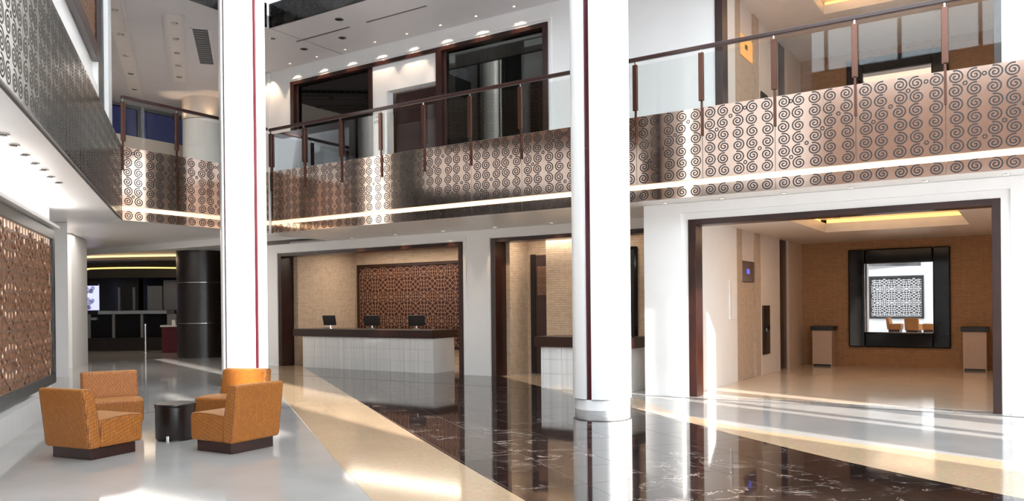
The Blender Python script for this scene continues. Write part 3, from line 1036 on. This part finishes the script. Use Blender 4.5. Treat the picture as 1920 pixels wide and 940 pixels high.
# ------------------------------------------------------------------ lift halls (ground and upper)
def hall(z, yf, up):
    H = 3.141
    HX0, HX1, HB = -5.07, 0.35, 21.66
    lv = 'upper' if up else 'lower'
    fx = MB()
    fx.box(HX0 - 0.3, HX0, yf, 16.17, z, z + H)
    wlh = struct('wall_hall_side_%s' % lv, fx, 'white_paint')
    MB().box(HX0 - 0.3, HX0 - 0.0, 16.17, 16.53, z, z + H).build('stone_strip', 'stone_portal', wlh)
    MB().box(HX0 - 0.3, HX0 - 0.05, 16.53, 17.48, z, z + 2.05).build('lift_portal', 'stone_portal', wlh)
    MB().box(HX0 - 0.3, HX0 - 0.04, 16.53, 17.48, z + 2.50, z + H).build('lift_overpanel', 'pink_panel', wlh)
    MB().box(HX0 - 0.3, HX0, 17.48, 17.86, z, z + H).build('stone_strip', 'stone_portal', wlh)
    MB().box(HX0 - 0.3, HX0 + 0.01, 17.87, 19.42, z, z + H).build('slab_panel', 'pink_panel', wlh)
    MB().box(HX0 - 0.3, HX0 - 0.06, 19.43, 20.29, z, z + H).build('lift_door', 'dark_wood', wlh)
    MB().box(HX0 - 0.3, HX0 + 0.005, 20.30, HB, z, z + H).build('slab_panel', 'beige_panel', wlh)
    struct('wall_hall_back_%s' % lv, MB().box(HX0 - 0.3, HX1 + 0.3, HB, HB + 0.25, z, z + H), 'stone_hall')
    struct('wall_hall_right_%s' % lv, MB().box(HX1, HX1 + 0.3, yf, HB, z, z + H), 'pink_panel')
    # coffered ceiling
    cx0, cx1, cy0, cy1 = -3.80, -1.06, 14.95 if not up else 16.2, 18.4
    c = MB()
    c.box(HX0 - 0.3, cx0, yf, HB, z + H, z + H + 0.2)
    c.box(cx1, HX1 + 0.3, yf, HB, z + H, z + H + 0.2)
    c.box(cx0, cx1, yf, cy0, z + H, z + H + 0.2)
    c.box(cx0, cx1, cy1, HB, z + H, z + H + 0.2)
    c.box(cx0 - 0.15, cx1 + 0.15, cy0 - 0.15, cy1 + 0.15, z + H + 0.28, z + H + 0.33)
    ch = struct('ceiling_hall_%s' % lv, c, 'pink_panel')
    g = MB()
    g.box(cx0 - 0.12, cx0 - 0.10, cy0, cy1, z + H + 0.2, z + H + 0.28)
    g.box(cx1 + 0.10, cx1 + 0.12, cy0, cy1, z + H + 0.2, z + H + 0.28)
    g.box(cx0, cx1, cy0 - 0.12, cy0 - 0.10, z + H + 0.2, z + H + 0.28)
    g.box(cx0, cx1, cy1 + 0.10, cy1 + 0.12, z + H + 0.2, z + H + 0.28)
    g.build('cove_light', 'cove_glow', ch)
    area('hall_cove_light', ((cx0 + cx1) / 2, (cy0 + cy1) / 2, z + H + 0.05), cx1 - cx0 - 0.5, cy1 - cy0 - 0.5, 26, (1, 0.66, 0.30), (0, 0, 1))
    area('hall_fill', (-2.4, 17.2, z + H - 0.03), 3.2, 4.0, 38, (1, 0.74, 0.52))  # added fill lamp, no fixture in the hall ceiling
    for (x, y) in ((-3.55, 16.0), (-3.55, 17.4)):
        vt = MB()
        for q in range(2):
            vt.box(x + q * 0.07, x + q * 0.07 + 0.03, y, y + 0.75, z + H + 0.268, z + H + 0.279)
        vt.build('air_slot', 'black_matte', ch)
    # lift display, call panel, button plate
    d = thing('lift_display', ('glowing orange display plate above the upper hall lift' if up else 'copper display plate with a small blue screen above the lower hall lift'), 'display', (HX0, 17.0, z + 2.1))
    MB().box(HX0 - 0.045, HX0 - 0.02, 16.55, 17.46, z + 2.06, z + 2.49).build('display_plate', 'display_orange' if up else 'copper_plate', d)
    MB().box(HX0 - 0.021, HX0 - 0.012, 16.91, 17.08, z + 2.23, z + 2.33).build('display_screen', 'copper_plate' if up else 'display_blue', d)
    cp = thing('call_panel', 'tall black glass call panel on the pale slab of the %s hall' % lv, 'call panel', (HX0, 18.1, z + 0.5))
    MB().box(HX0 + 0.011, HX0 + 0.04, 17.92, 18.45, z + 0.45, z + 1.55).build('panel_glass', 'black_gloss', cp, bevel=0.006)
    MB().box(HX0 + 0.0401, HX0 + 0.046, 18.14, 18.22, z + 0.96, z + 1.04).build('call_button', 'chrome', cp)
    if not up:
        bp = thing('wall_plate', 'slim silver wall plate on the white wall by the lift hall entrance', 'wall plate', (HX0, 15.8, 1.0))
        MB().box(HX0 + 0.001, HX0 + 0.03, 15.63, 15.98, 1.28, 2.06).build('plate_body', 'white_paint', bp, bevel=0.005)
        MB().box(HX0 + 0.031, HX0 + 0.038, 15.66, 15.69, 1.31, 2.03).build('plate_edge', 'steel', bp)
    # mirror
    mr = thing('framed_mirror', 'large square mirror in a wide glossy black frame on the %s hall wall' % lv, 'mirror', (-2.79, HB, z + 1.7))
    mx0, mx1, mz0, mz1 = -3.925, -1.65, z + 0.475, z + 2.925
    ix0, ix1, iz0, iz1 = -3.545, -2.02, z + 0.85, z + 2.56
    for (a, b, c_, e) in ((mx0, ix0, mz0, mz1), (ix1, mx1, mz0, mz1), (ix0, ix1, mz0, iz0), (ix0, ix1, iz1, mz1)):
        MB().box(a, b, HB - 0.09, HB - 0.003, c_, e).build('frame_rail', 'black_gloss', mr, bevel=0.03, seg=3)
    n = 12
    vs = []
    for i in range(n + 1):
        for j in range(n + 1):
            u, v = i / n, j / n
            dome = 0.0007 * (1 - (2 * u - 1) ** 2) + 0.0005 * (1 - (2 * v - 1) ** 2)
            vs.append((ix0 + (ix1 - ix0) * u, HB - 0.02 - dome, iz0 + (iz1 - iz0) * v))
    fs = [(i * (n + 1) + j, (i + 1) * (n + 1) + j, (i + 1) * (n + 1) + j + 1, i * (n + 1) + j + 1) for i in range(n) for j in range(n)]
    MB().add(vs, fs).build('mirror_glass', 'mirror', mr, smooth=True)
    MB().box(ix0, ix1, HB - 0.015, HB - 0.004, iz0, iz1).build('mirror_backing', 'black_matte', mr)
    if not up:
        for (x, lb) in ((-4.46, 'left of the mirror'), (-1.13, 'right of the mirror')):
            pd = thing('pedestal', 'beige pedestal with a dark top standing %s' % lb, 'pedestal', (x, 21.3, 0), group='pedestals in the lift hall')
            MB().box(x - 0.235, x + 0.235, 21.06, 21.5, 0.0, 0.90).build('pedestal_body', 'pedestal', pd, bevel=0.005)
            MB().box(x - 0.28, x + 0.28, 21.02, 21.54, 0.90, 1.01).build('pedestal_top', 'black_matte', pd, bevel=0.005)
            MB().box(x - 0.21, x + 0.21, 21.04, 21.059, 0.0, 0.05).build('pedestal_plinth', 'black_matte', pd)
hall(0.0, YB + 0.34, False)
hall(Z2, YA + 0.32, True)

# ------------------------------------------------------------------ upper gallery wall
u = MB()
UO = (-16.87, -8.75, 7.74)
UR = (-5.05, -0.40, 7.74)
yw = YA + 0.02
u.box(-18.6, UO[0], yw, yw + 0.3, Z2, ZC2)
u.box(UO[1], UR[0], yw, yw + 0.3, Z2, ZC2)
u.box(UR[1], 6.0, yw, yw + 0.3, Z2, ZC2)
u.box(UO[0], UO[1], yw, yw + 0.3, UO[2], ZC2)
u.box(UR[0], UR[1], yw, yw + 0.3, UR[2], ZC2)
wu = struct('wall_upper_gallery', u, 'white_paint')
for (a, b, c, d) in ((UO[0], UO[0] + 0.13, Z2, 7.74), (UO[1] - 0.13, UO[1], Z2, 7.74), (UO[0] + 0.13, UO[1] - 0.13, 7.64, 7.74),
                     (UR[0], UR[0] + 0.15, Z2, 7.74), (UR[1] - 0.10, UR[1], Z2, 7.74), (UR[0] + 0.15, UR[1] - 0.1, 7.64, 7.74),
                     (-13.99, -13.885, Z2, 7.64), (-11.83, -11.66, Z2, 7.64)):
    MB().box(a, b, yw - 0.03, yw + 0.28, c, d).build('frame_member', 'dark_wood', wu, bevel=0.005)
t_ = MB()
t_.box(UO[0] - 0.10, UO[1] + 0.10, yw - 0.03, yw, 7.80, 7.86)
t_.box(UO[1] + 0.05, UO[1] + 0.10, yw - 0.03, yw, Z2, 7.80)
t_.build('architrave', 'white_paint', wu)
dw = MB()
dw.box(-13.885, -13.42, yw + 0.02, yw + 0.25, Z2, 7.64)
dw.box(-13.42, -11.83, yw + 0.02, yw + 0.25, 6.965, 7.64)
dw.build('door_surround', 'white_paint', wu)
dr = MB().box(-13.42, -11.83, yw + 0.36, yw + 0.42, Z2, 6.965)
d1 = struct('door_1', dr, 'door_wood')
MB().box(-12.63, -12.62, yw + 0.352, yw + 0.359, Z2, 6.3).build('door_gap', 'black_matte', d1)
MB().box(-12.50, -12.46, yw + 0.31, yw + 0.358, Z2 + 0.9, Z2 + 1.1).build('door_handle', 'chrome', d1)
MB().box(-13.40, -11.84, yw + 0.34, yw + 0.358, 6.2, 6.96).build('door_transom', 'dark_wood', d1)
# glazed bays with curtains
wi = 2
for (x0, x1) in ((-16.74, -13.99), (-11.66, -8.88)):
    pane = MB().box(x0, x1, yw + 0.12, yw + 0.132, Z2, 7.64)
    wo = struct('window_%d' % wi, pane, 'dark_glass')
    wi += 1
    MB().box(x0, x0 + 0.05, yw + 0.08, yw + 0.119, Z2, 7.64).build('window_stile', 'door_wood', wo)
    cu = thing('curtain', 'dark grey pleated curtain behind the %s upper gallery window' % ('left' if x0 < -14 else 'right'), 'curtain', ((x0 + x1) / 2, yw + 0.5, Z2))
    n = 120
    for (c0, c1) in ((x0 + 0.05, x0 + (x1 - x0) * 0.72),):
        m = MB()
        vs = []
        for i in range(n + 1):
            x = c0 + (c1 - c0) * i / n
            yy = yw + 0.45 + 0.045 * math.sin(i * 1.05) + 0.02 * math.sin(i * 0.37)
            vs += [(x, yy, Z2 + 0.02), (x, yy, 7.62)]
        m.add(vs, [(2 * i, 2 * i + 2, 2 * i + 3, 2 * i + 1) for i in range(n)])
        m.build('curtain_cloth', 'curtain', cu, smooth=True)
    MB().tube([(c0, yw + 0.45, 7.63), (x1, yw + 0.45, 7.63)], 0.015).build('curtain_rail', 'grey_metal', cu)
area('upper_room_fill', (-12.6, yw + 1.5, ZC2 - 0.2), 7.0, 0.6, 40, (1, 0.92, 0.82))  # added fill that makes the curtain folds show through the glass
struct('wall_upper_room', MB().box(-18.6, -5.4, yw + 2.2, yw + 2.3, Z2, ZC2), 'door_wood')
sl2 = tag(MB().box(-14.345, -14.29, yw + 1.2, yw + 1.24, Z2 + 0.02, 6.75).build('light_slit', 'warm_slit'), 'thin glowing orange light slit behind the left gallery window', 'light')
MB().box(-14.36, -14.275, yw + 1.241, yw + 1.26, Z2 + 0.02, 6.78).build('slit_backing', 'black_matte', sl2)
# small lettered sign (unreadable at this distance): two rows of dark strokes
sg = thing('door_sign', 'small two-line sign in dark letters beside the gallery door', 'sign', (-13.75, yw + 0.015, 6.2))
rr_ = random.Random(3)
for row, zz in ((0, 6.33), (1, 6.20)):
    x = -13.84
    while x < -13.62:
        k = rr_.choice((0, 1, 2))
        MB().box(x, x + 0.012, yw + 0.012, yw + 0.019, zz, zz + 0.085).build('letter_stroke', 'black_matte', sg)
        if k:
            MB().box(x + 0.012, x + 0.04, yw + 0.012, yw + 0.019, zz + (0.073 if k == 1 else 0.036), zz + (0.085 if k == 1 else 0.048)).build('letter_stroke', 'black_matte', sg)
        x += 0.052
struct('trim_2', MB().box(-17.85, -17.72, yw - 0.05, yw - 0.001, Z2, ZC2 - 0.02), 'white_paint')

# ------------------------------------------------------------------ ceiling fittings
ORD = ['first', 'second', 'third', 'fourth', 'fifth', 'sixth', 'seventh', 'eighth', 'ninth']
def downlight(x, y, z, label, group, r=0.055, lit=True):
    t = thing('downlight', label, 'downlight', (x, y, z), group=group)
    MB().lathe(x, y, [(r, z - 0.010), (r * 1.25, z - 0.008), (r * 1.3, z - 0.0015)], 16).build('trim_ring', 'steel', t)
    MB().lathe(x, y, [(r * 0.75, z - 0.014), (r * 0.78, z - 0.0101)], 12).build('lamp_lens', 'downlight_lens' if lit else 'black_matte', t)
    return t
for i, (x, y) in enumerate(((-8.545, 3.864), (-9.007, 4.176), (-9.468, 4.5), (-9.928, 4.825), (-10.29, 5.109), (-10.754, 5.425), (-11.163, 5.736))):
    downlight(x, y, ZB + 0.004, 'recessed downlight, %s from the picture edge, in the row along the left soffit' % ORD[i], 'downlights in the left soffit', 0.05, False)
for (x, y, lb) in ((-13.127, 13.026, 'dark recessed spotlight between the two air slots of the gallery ceiling'), (-15.374, 13.041, 'dark recessed spotlight by the far column top'),
                   (-13.975, 13.968, 'pale ceiling disc behind the left air slot'), (-15.373, 14.019, 'pale ceiling disc left of the air slots')):
    downlight(x, y, ZC2, lb, None, 0.08, False)
for (x0, x1, lb) in ((-15.1, -13.27, 'thin dark air slot farther left in the gallery ceiling'), (-12.77, -10.96, 'thin dark air slot farther right in the gallery ceiling')):
    t = thing('air_slot', lb, 'vent', ((x0 + x1) / 2, 13.5, ZC2))
    MB().box(x0, x1, 13.46, 13.56, ZC2 - 0.008, ZC2 - 0.001).build('slot_frame', 'ceiling_paint', t)
    MB().box(x0 + 0.02, x1 - 0.02, 13.485, 13.535, ZC2 - 0.0095, ZC2 - 0.0081).build('slot_opening', 'black_matte', t)
for k in range(9):
    x = -17.6 + k * 1.02
    downlight(x, 14.62, ZC2, 'wall-washing downlight, %s from the left, along the top of the gallery wall' % ORD[k], 'wall washers above the gallery', 0.04)
    spot('gallery_washer', (x, 14.66, ZC2 - 0.03), 55, 1.3, (1, 0.74, 0.52), 0.5, (0, 0.15, -1))
for k in range(6):
    x = -14.3 + k * 1.45
    downlight(x, 14.55, ZB + 0.004, 'small downlight, %s from the left, in the soffit over the reception' % ORD[k], 'downlights over the reception', 0.045)
    spot('soffit_washer', (x, 14.62, ZB - 0.03), 30, 1.2, (1, 0.76, 0.5), 0.5, (0, 0.3, -1))
for k in range(6):
    x = -5.3 + k * 1.0
    downlight(x, 12.95, ZB + 0.004, 'small downlight, %s from the left, in the shallow soffit over the lift hall opening' % ORD[k], 'downlights over the lift hall', 0.04)
# troughs and grille of the far ceiling
def trough(a, b, wd, label):
    a, b = Vector((a[0], a[1], ZC2)), Vector((b[0], b[1], ZC2))
    ax = (b - a).normalized()
    ay = Vector((-ax.y, ax.x, 0))
    L = (b - a).length
    t = thing('ceiling_trough', label, 'ceiling light', tuple(a))
    MB().obox(a, ax, ay, ZV, 0, L, -wd / 2, wd / 2, -0.012, -0.002).build('trough_bed', 'pink_panel', t)
    MB().obox(a, ax, ay, ZV, 0, L, -wd / 2 - 0.05, -wd / 2, -0.05, -0.002).build('trough_edge', 'ceiling_paint', t)
    MB().obox(a, ax, ay, ZV, 0, L, wd / 2, wd / 2 + 0.05, -0.05, -0.002).build('trough_edge', 'ceiling_paint', t)
    for k in range(5):
        c = a + ax * (L * (k + 0.5) / 5)
        MB().lathe(c.x, c.y, [(0.07, ZC2 - 0.03), (0.08, ZC2 - 0.013)], 12).build('trough_lamp', 'steel', t)
trough((-15.9, 10.72), (-20.5, 14.0), 0.34, 'right slanting light trough in the grey ceiling of the far gallery')
trough((-16.0, 9.35), (-22.9, 14.15), 0.34, 'left slanting light trough in the grey ceiling of the far gallery')
vg = thing('ceiling_grille', 'dark louvred air grille in the grey ceiling of the far gallery', 'grille', (-17.3, 12.5, ZC2))
ga, gb = Vector((-16.27, 11.66, ZC2)), Vector((-18.42, 13.40, ZC2))
gx = (gb - ga).normalized()
gy = Vector((-gx.y, gx.x, 0))
GL = (gb - ga).length
MB().obox(ga, gx, gy, ZV, 0, GL, -0.17, 0.17, -0.010, -0.002).build('grille_bed', 'black_matte', vg)
MB().obox(ga, gx, gy, ZV, -0.06, GL + 0.06, -0.24, -0.17, -0.02, -0.002).build('grille_frame', 'ceiling_paint', vg)
MB().obox(ga, gx, gy, ZV, -0.06, GL + 0.06, 0.17, 0.24, -0.02, -0.002).build('grille_frame', 'ceiling_paint', vg)
for k in range(16):
    MB().obox(ga, gx, gy, ZV, GL * (k + 0.3) / 16, GL * (k + 0.5) / 16, -0.17, 0.17, -0.022, -0.0105).build('louvre', 'grey_metal', vg)

# ------------------------------------------------------------------ far upper gallery room
dc = thing('drum_column', 'fat white drum column with lamps at its top in the far gallery', 'column', (-21.75, 15.75, Z2))
MB().lathe(-21.75, 15.75, [(0.68, Z2), (0.68, 7.45)], 40).build('drum_shaft', 'column_white', dc, smooth=True)
MB().lathe(-21.75, 15.75, [(0.69, 7.47), (0.69, ZC2)], 40).build('drum_head', 'cream_wall', dc, smooth=True)
for an in (-1.7, -0.45, 0.6):
    x, y = -21.75 + 0.85 * math.cos(an), 15.75 + 0.85 * math.sin(an)
    spot('drum_uplight', (x, y, 7.3), 12, 1.4, (1, 0.72, 0.45), 0.6, (0, 0, 1))
wz = MB()
for y in range(9, 24, 2):
    wz.box(-24.2, -24.05, y - 0.06, y + 0.06, 7.05, ZC2 - 0.05)
wz.box(-24.2, -24.05, 5, 24, 8.03, ZC2 - 0.01)
w4 = struct('window_4', wz, 'grey_metal')
for y in range(7, 23, 2):
    MB().box(-24.15, -24.13, y + 0.06, y + 1.94, 6.5, 8.03).build('window_pane', 'blue_glass', w4)
struct('wall_far_gallery', MB().box(-24.3, -24.0, 5, 24, Z2, 6.5), 'ceiling_paint')
cw_ = MB()
ap = []
for k in range(25):
    y = 7.0 + 16.0 * k / 24
    ap.append((-23.0 - 0.55 * (1 - ((y - 15) / 8) ** 2), y))
cw_.prism(ap + [(x - 0.2, y) for x, y in ap[::-1]], Z2, 7.02)
tag(cw_.build('curved_parapet', 'cream_wall', smooth=True), 'low curved cream wall before the blue windows of the far gallery', 'low wall')
area('far_gallery_light', (-20.5, 12.5, ZC2 - 0.1), 2.5, 4.0, 38, (1, 0.86, 0.72))

# ------------------------------------------------------------------ dark lounge under the far gallery
bd = thing('drum_column', 'fat black wooden drum column standing before the lounge bar', 'column', (-23.2, 16.6, 0))
MB().lathe(-23.2, 16.6, [(0.80, 0), (0.80, 1.12)], 48).build('drum_section', 'drum_wood', bd, smooth=True)
MB().lathe(-23.2, 16.6, [(0.785, 1.12), (0.785, 1.135)], 48).build('steel_band', 'steel', bd, smooth=True)
MB().lathe(-23.2, 16.6, [(0.80, 1.135), (0.80, 2.45)], 48).build('drum_section', 'drum_wood', bd, smooth=True)
MB().lathe(-23.2, 16.6, [(0.785, 2.45), (0.785, 2.465)], 48).build('steel_band', 'steel', bd, smooth=True)
MB().lathe(-23.2, 16.6, [(0.80, 2.465), (0.80, 3.69)], 48).build('drum_section', 'drum_wood', bd, smooth=True)
RB = Vector((0.837, 0.547, 0)).normalized()
FB = Vector((-0.547, 0.837, 0)).normalized()
BO = Vector((-31.4, 17.0, 0)) - FB * 0.5
struct('wall_lounge_back', MB().obox(BO, RB, FB, ZV, -4, 16, 3.0, 3.2, 0, 3.69), 'black_matte')
struct('wall_lounge_bulkhead', MB().obox(BO, RB, FB, ZV, -4, 16, 0.6, 0.9, 2.85, 3.45), 'black_matte')
bar = thing('lounge_bar', 'long dark bar counter with steel top at the back of the lounge', 'bar', tuple(BO))
K = 0.0212
MB().obox(BO, RB, FB, ZV, -0.3, 3.6, 0, 0.6, 0, 0.50).build('bar_base', 'drum_wood', bar)
MB().obox(BO, RB, FB, ZV, -0.3, 3.6, 0.04, 0.6, 0.50, 1.42).build('bar_front', 'black_gloss', bar)
MB().obox(BO, RB, FB, ZV, -0.3, 3.6, 0.02, 0.6, 0.47, 0.50).build('bar_kick_rail', 'black_matte', bar)
MB().obox(BO, RB, FB, ZV, 0.95, 3.6, -0.08, 0.65, 1.42, 1.55).build('bar_top', 'steel', bar)
for x in (0.58, 1.52, 2.62):
    MB().obox(BO, RB, FB, ZV, x - 0.05, x + 0.05, -0.03, 0.0, 0.50, 1.42).build('bar_upright', 'grey_metal', bar)
MB().obox(BO, RB, FB, ZV, 0.6, 0.85, -0.02, 0.03, 1.2, 1.3).build('bar_plate', 'steel', bar)
bk = thing('back_bar', 'black shelf unit with grey doors behind the lounge bar', 'cabinet', tuple(BO + FB * 1.6))
MB().obox(BO, RB, FB, ZV, 0.8, 1.75, 1.6, 2.0, 1.56, 2.9).build('niche', 'black_matte', bk)
MB().obox(BO, RB, FB, ZV, 0.95, 1.03, 1.5, 1.59, 1.56, 2.5).build('niche_post', 'grey_metal', bk)
MB().obox(BO, RB, FB, ZV, 1.55, 1.63, 1.5, 1.59, 1.56, 2.5).build('niche_post', 'grey_metal', bk)
MB().obox(BO, RB, FB, ZV, 2.1, 2.7, 1.6, 2.0, 1.56, 2.55).build('cabinet_door', 'grey_metal', bk)
MB().obox(BO, RB, FB, ZV, 2.76, 3.35, 1.6, 2.0, 1.56, 2.78).build('cabinet_door', 'grey_metal', bk)
MB().obox(BO, RB, FB, ZV, 3.4, 9.0, 1.6, 2.0, 0.6, 2.6).build('cabinet_door', 'grey_metal', bk)
sc = thing('lit_screen', 'glowing blue and white patterned screen at the left of the lounge', 'screen', tuple(BO + FB * 1.2 + ZV * 1.6))
MB().obox(BO, RB, FB, ZV, -0.6, 0.42, 1.0, 1.05, 1.58, 2.62).build('screen_panel', 'lit_screen', sc)
rs = random.Random(5)
sp2 = MB()
for k in range(26):
    x, z = rs.uniform(-0.5, 0.2), rs.uniform(1.62, 2.55)
    def trs(a, b, d):
        return BO + RB * a + ZV * b + FB * (0.995 - d)
    ribbon(sp2, spiral_pts(x, z, 0.09, rs.choice((-1, 1))), 0.022, trs)
sp2.build('screen_pattern', 'black_matte', sc, kind='stuff')
MB().obox(BO, RB, FB, ZV, -0.6, 0.44, 0.96, 0.99, 2.56, 2.72).build('screen_header', 'black_matte', sc)
bo = thing('bollard', 'slim steel rail post on the lounge floor left of the maroon stand', 'post', tuple(BO + RB * 3.48 - FB * 1.6))
pb = BO + RB * 3.48 - FB * 1.6
MB().lathe(pb.x, pb.y, [(0.14, 0), (0.14, 0.012), (0.045, 0.02), (0.045, 1.02)], 16).build('post_shaft', 'steel', bo, smooth=True)
MB().lathe(pb.x, pb.y, [(0.05, 1.02), (0.05, 1.05), (0.02, 1.065)], 16).build('post_cap', 'chrome', bo)
def stand(off, side, label):
    st = thing('host_stand', label, 'stand', tuple(BO + RB * off - FB * 1.9))
    o = BO + RB * off - FB * 1.9
    MB().obox(o, RB, FB, ZV, 0, 0.75, 0, 0.5, 0, 0.95).build('stand_body', 'maroon', st, bevel=0.02)
    MB().obox(o, RB, FB, ZV, -0.03, 0.78, -0.03, 0.53, 0.95, 1.01).build('stand_top', 'counter_side', st)
    MB().obox(o, RB, FB, ZV, 0.08, 0.42, 0.3, 0.34, 1.03, 1.42).build('stand_screen', 'grey_metal', st)
    MB().obox(o, RB, FB, ZV, 0.36, 0.48, 0.05, 0.15, 1.01, 1.2).build('card_holder', 'white_paint', st)
stand(4.2, 0, 'maroon host stand with a white top left of the black drum column')
stand(6.55, 1, 'maroon host stand with a white top right of the black drum column')
cvl = MB()
cvl.lathe(-31.0, 26.0, [(11.0, 3.50), (11.0, 3.58)], 60, -PI * 0.75, -PI * 0.05)
tag(cvl.build('cove_light', 'cove_white'), 'long curved white cove light over the lounge', 'light')
cv2 = MB()
cv2.lathe(-31.0, 26.0, [(11.15, 3.42), (11.15, 3.49)], 60, -PI * 0.75, -PI * 0.05)
tag(cv2.build('cove_light', 'cove_gold'), 'amber line of the curved cove light over the lounge', 'light')
cv3 = MB()
cv3.tube([BO + RB * (2.6 + 1.9 * math.cos(a)) - FB * (0.3 + 0.9 * math.sin(a)) + ZV * 3.15 for a in [PI * k / 20 for k in range(21)]], 0.03)
tag(cv3.build('ring_light', 'cove_glow'), 'glowing amber ring light over the lounge bar', 'light')
area('lounge_fill', (-27, 16, 3.4), 3, 3, 45, (1, 0.8, 0.6))  # added fill to lift the dark bar, no fixture
area('lounge_ceiling_fill', (-20.0, 12.0, 3.66), 5.0, 3.0, 110, (1, 0.93, 0.86))  # second added fill, brightens the lounge by bounce
cvm = LP(4.6, 0.9, 3.06)
MB().obox(Q0, E_, N_, ZV, 1.6, 7.6, 0.84, 0.998, 2.985, 3.03).build('fill_ledge', 'white_paint', wl)  # ledge added as a mount for the soffit fill lamp
lcl = area('left_soffit_fill', tuple(cvm), 0.12, 6.0, 32, (1, 0.97, 0.93))  # added fill lamp, stands in for sun bounced onto the left soffit
_z = (-ZV * 0.75 + N_ * 0.65).normalized()
_y = E_
_x = _y.cross(_z)
lcl.rotation_euler = Matrix((_x, _y, _z)).transposed().to_euler()

# ------------------------------------------------------------------ lounge chairs and table
def rounded_block(pts_profile, y0, y1):
    """profile in (x, z), extruded along y"""
    m = MB()
    n = len(pts_profile)
    vs = [(x, y0, z) for x, z in pts_profile] + [(x, y1, z) for x, z in pts_profile]
    fs = [tuple(range(n)), tuple(range(2 * n - 1, n - 1, -1))] + [(i, n + i, n + (i + 1) % n, (i + 1) % n) for i in range(n)]
    return m.add(vs, fs)
def make_chair(label):
    t = thing('lounge_chair', label, 'chair', (0, 0, 0), 0, 'orange lounge chairs', local=True)
    MB().box(-0.29, 0.27, -0.30, 0.30, 0, 0.115).build('plinth', 'dark_wood', t, bevel=0.004)
    rounded_block([(-0.20, 0.12), (0.335, 0.12), (0.35, 0.425), (0.20, 0.44), (-0.0, 0.435), (-0.22, 0.42)], -0.335, 0.335).build('seat', 'orange_fabric', t, bevel=0.03, seg=3)
    rounded_block([(-0.345, 0.12), (-0.203, 0.12), (-0.222, 0.43), (-0.285, 0.755), (-0.425, 0.765)], -0.345, 0.345).build('backrest', 'orange_fabric', t, bevel=0.028, seg=3)
    for s in (-1, 1):
        y = s * 0.3385
        MB().tube([(-0.338, y, 0.15), (-0.412, y, 0.735), (-0.40, y, 0.752), (-0.31, y, 0.744), (-0.296, y, 0.728), (-0.233, y, 0.43), (-0.215, y, 0.15)], 0.0055).build('piping', 'orange_piping', t)
        y = s * 0.3285
        MB().tube([(-0.19, y, 0.410), (0.0, y, 0.426), (0.20, y, 0.430), (0.315, y, 0.415), (0.334, y, 0.395), (0.325, y, 0.15)], 0.0055).build('piping', 'orange_piping', t)
    for x in (-0.25, 0.23):
        for y in (-0.26, 0.26):
            MB().lathe(x, y, [(0.02, -0.0), (0.02, 0.004)], 8).build('glide', 'rubber', t)
    return t
ch0 = make_chair('orange lounge chair nearest the viewer on the left, its dark back turned to us')
def place(o, x, y, fx, fy, label=None):
    o.location = (x, y, 0)
    o.rotation_euler = (0, 0, math.atan2(fy, fx))
    if label:
        o['label'] = label
    return o
place(ch0, -8.72, 4.86, -0.16, 0.98)
for (x, y, fx, fy, lb) in ((-7.66, 5.89, -1, -0.05, 'orange lounge chair on the near right, its sunlit back turned to us'),
                           (-10.22, 5.93, 0.91, -0.41, 'orange lounge chair at the rear left facing the viewer'),
                           (-9.08, 6.94, 0.31, -0.95, 'orange lounge chair at the rear right, half hidden by another chair'),
                           (-5.0, -1.3, 0.2, -1.0, 'orange lounge chair behind the viewer, left one in the mirror'),
                           (-4.35, -2.3, -1.0, 0.0, 'orange lounge chair behind the viewer, right one in the mirror'),
                           (-6.0, -2.2, 1.0, 0.1, 'orange lounge chair behind the viewer, middle one in the mirror')):
    place(copy_tree(ch0), x, y, fx, fy, lb)
def side_table(x, y, label):
    t = thing('side_table', label, 'table', (x, y, 0))
    MB().lathe(x, y, [(0.205, 0.0), (0.205, 0.02)], 32).build('foot_ring', 'black_matte', t)
    MB().lathe(x, y, [(0.228, 0.02), (0.232, 0.03), (0.232, 0.405)], 48).build('drum_body', 'drum_wood', t, smooth=True)
    MB().lathe(x, y, [(0.240, 0.407), (0.242, 0.412), (0.242, 0.438), (0.236, 0.445)], 48).build('table_top', 'drum_wood', t, smooth=True)
    dx, dy = 0.547 * 0.237, -0.837 * 0.237
    MB().box(x + dx - 0.012, x + dx + 0.012, y + dy - 0.01, y + dy + 0.012, 0.0, 0.07).build('metal_clip', 'chrome', t)
side_table(-8.84, 5.93, 'small black drum table between the orange lounge chairs')

print('tiles', ntile, 'objects', len(bpy.data.objects))
for o in bpy.data.objects:
    if '_local' in o:
        del o['_local']
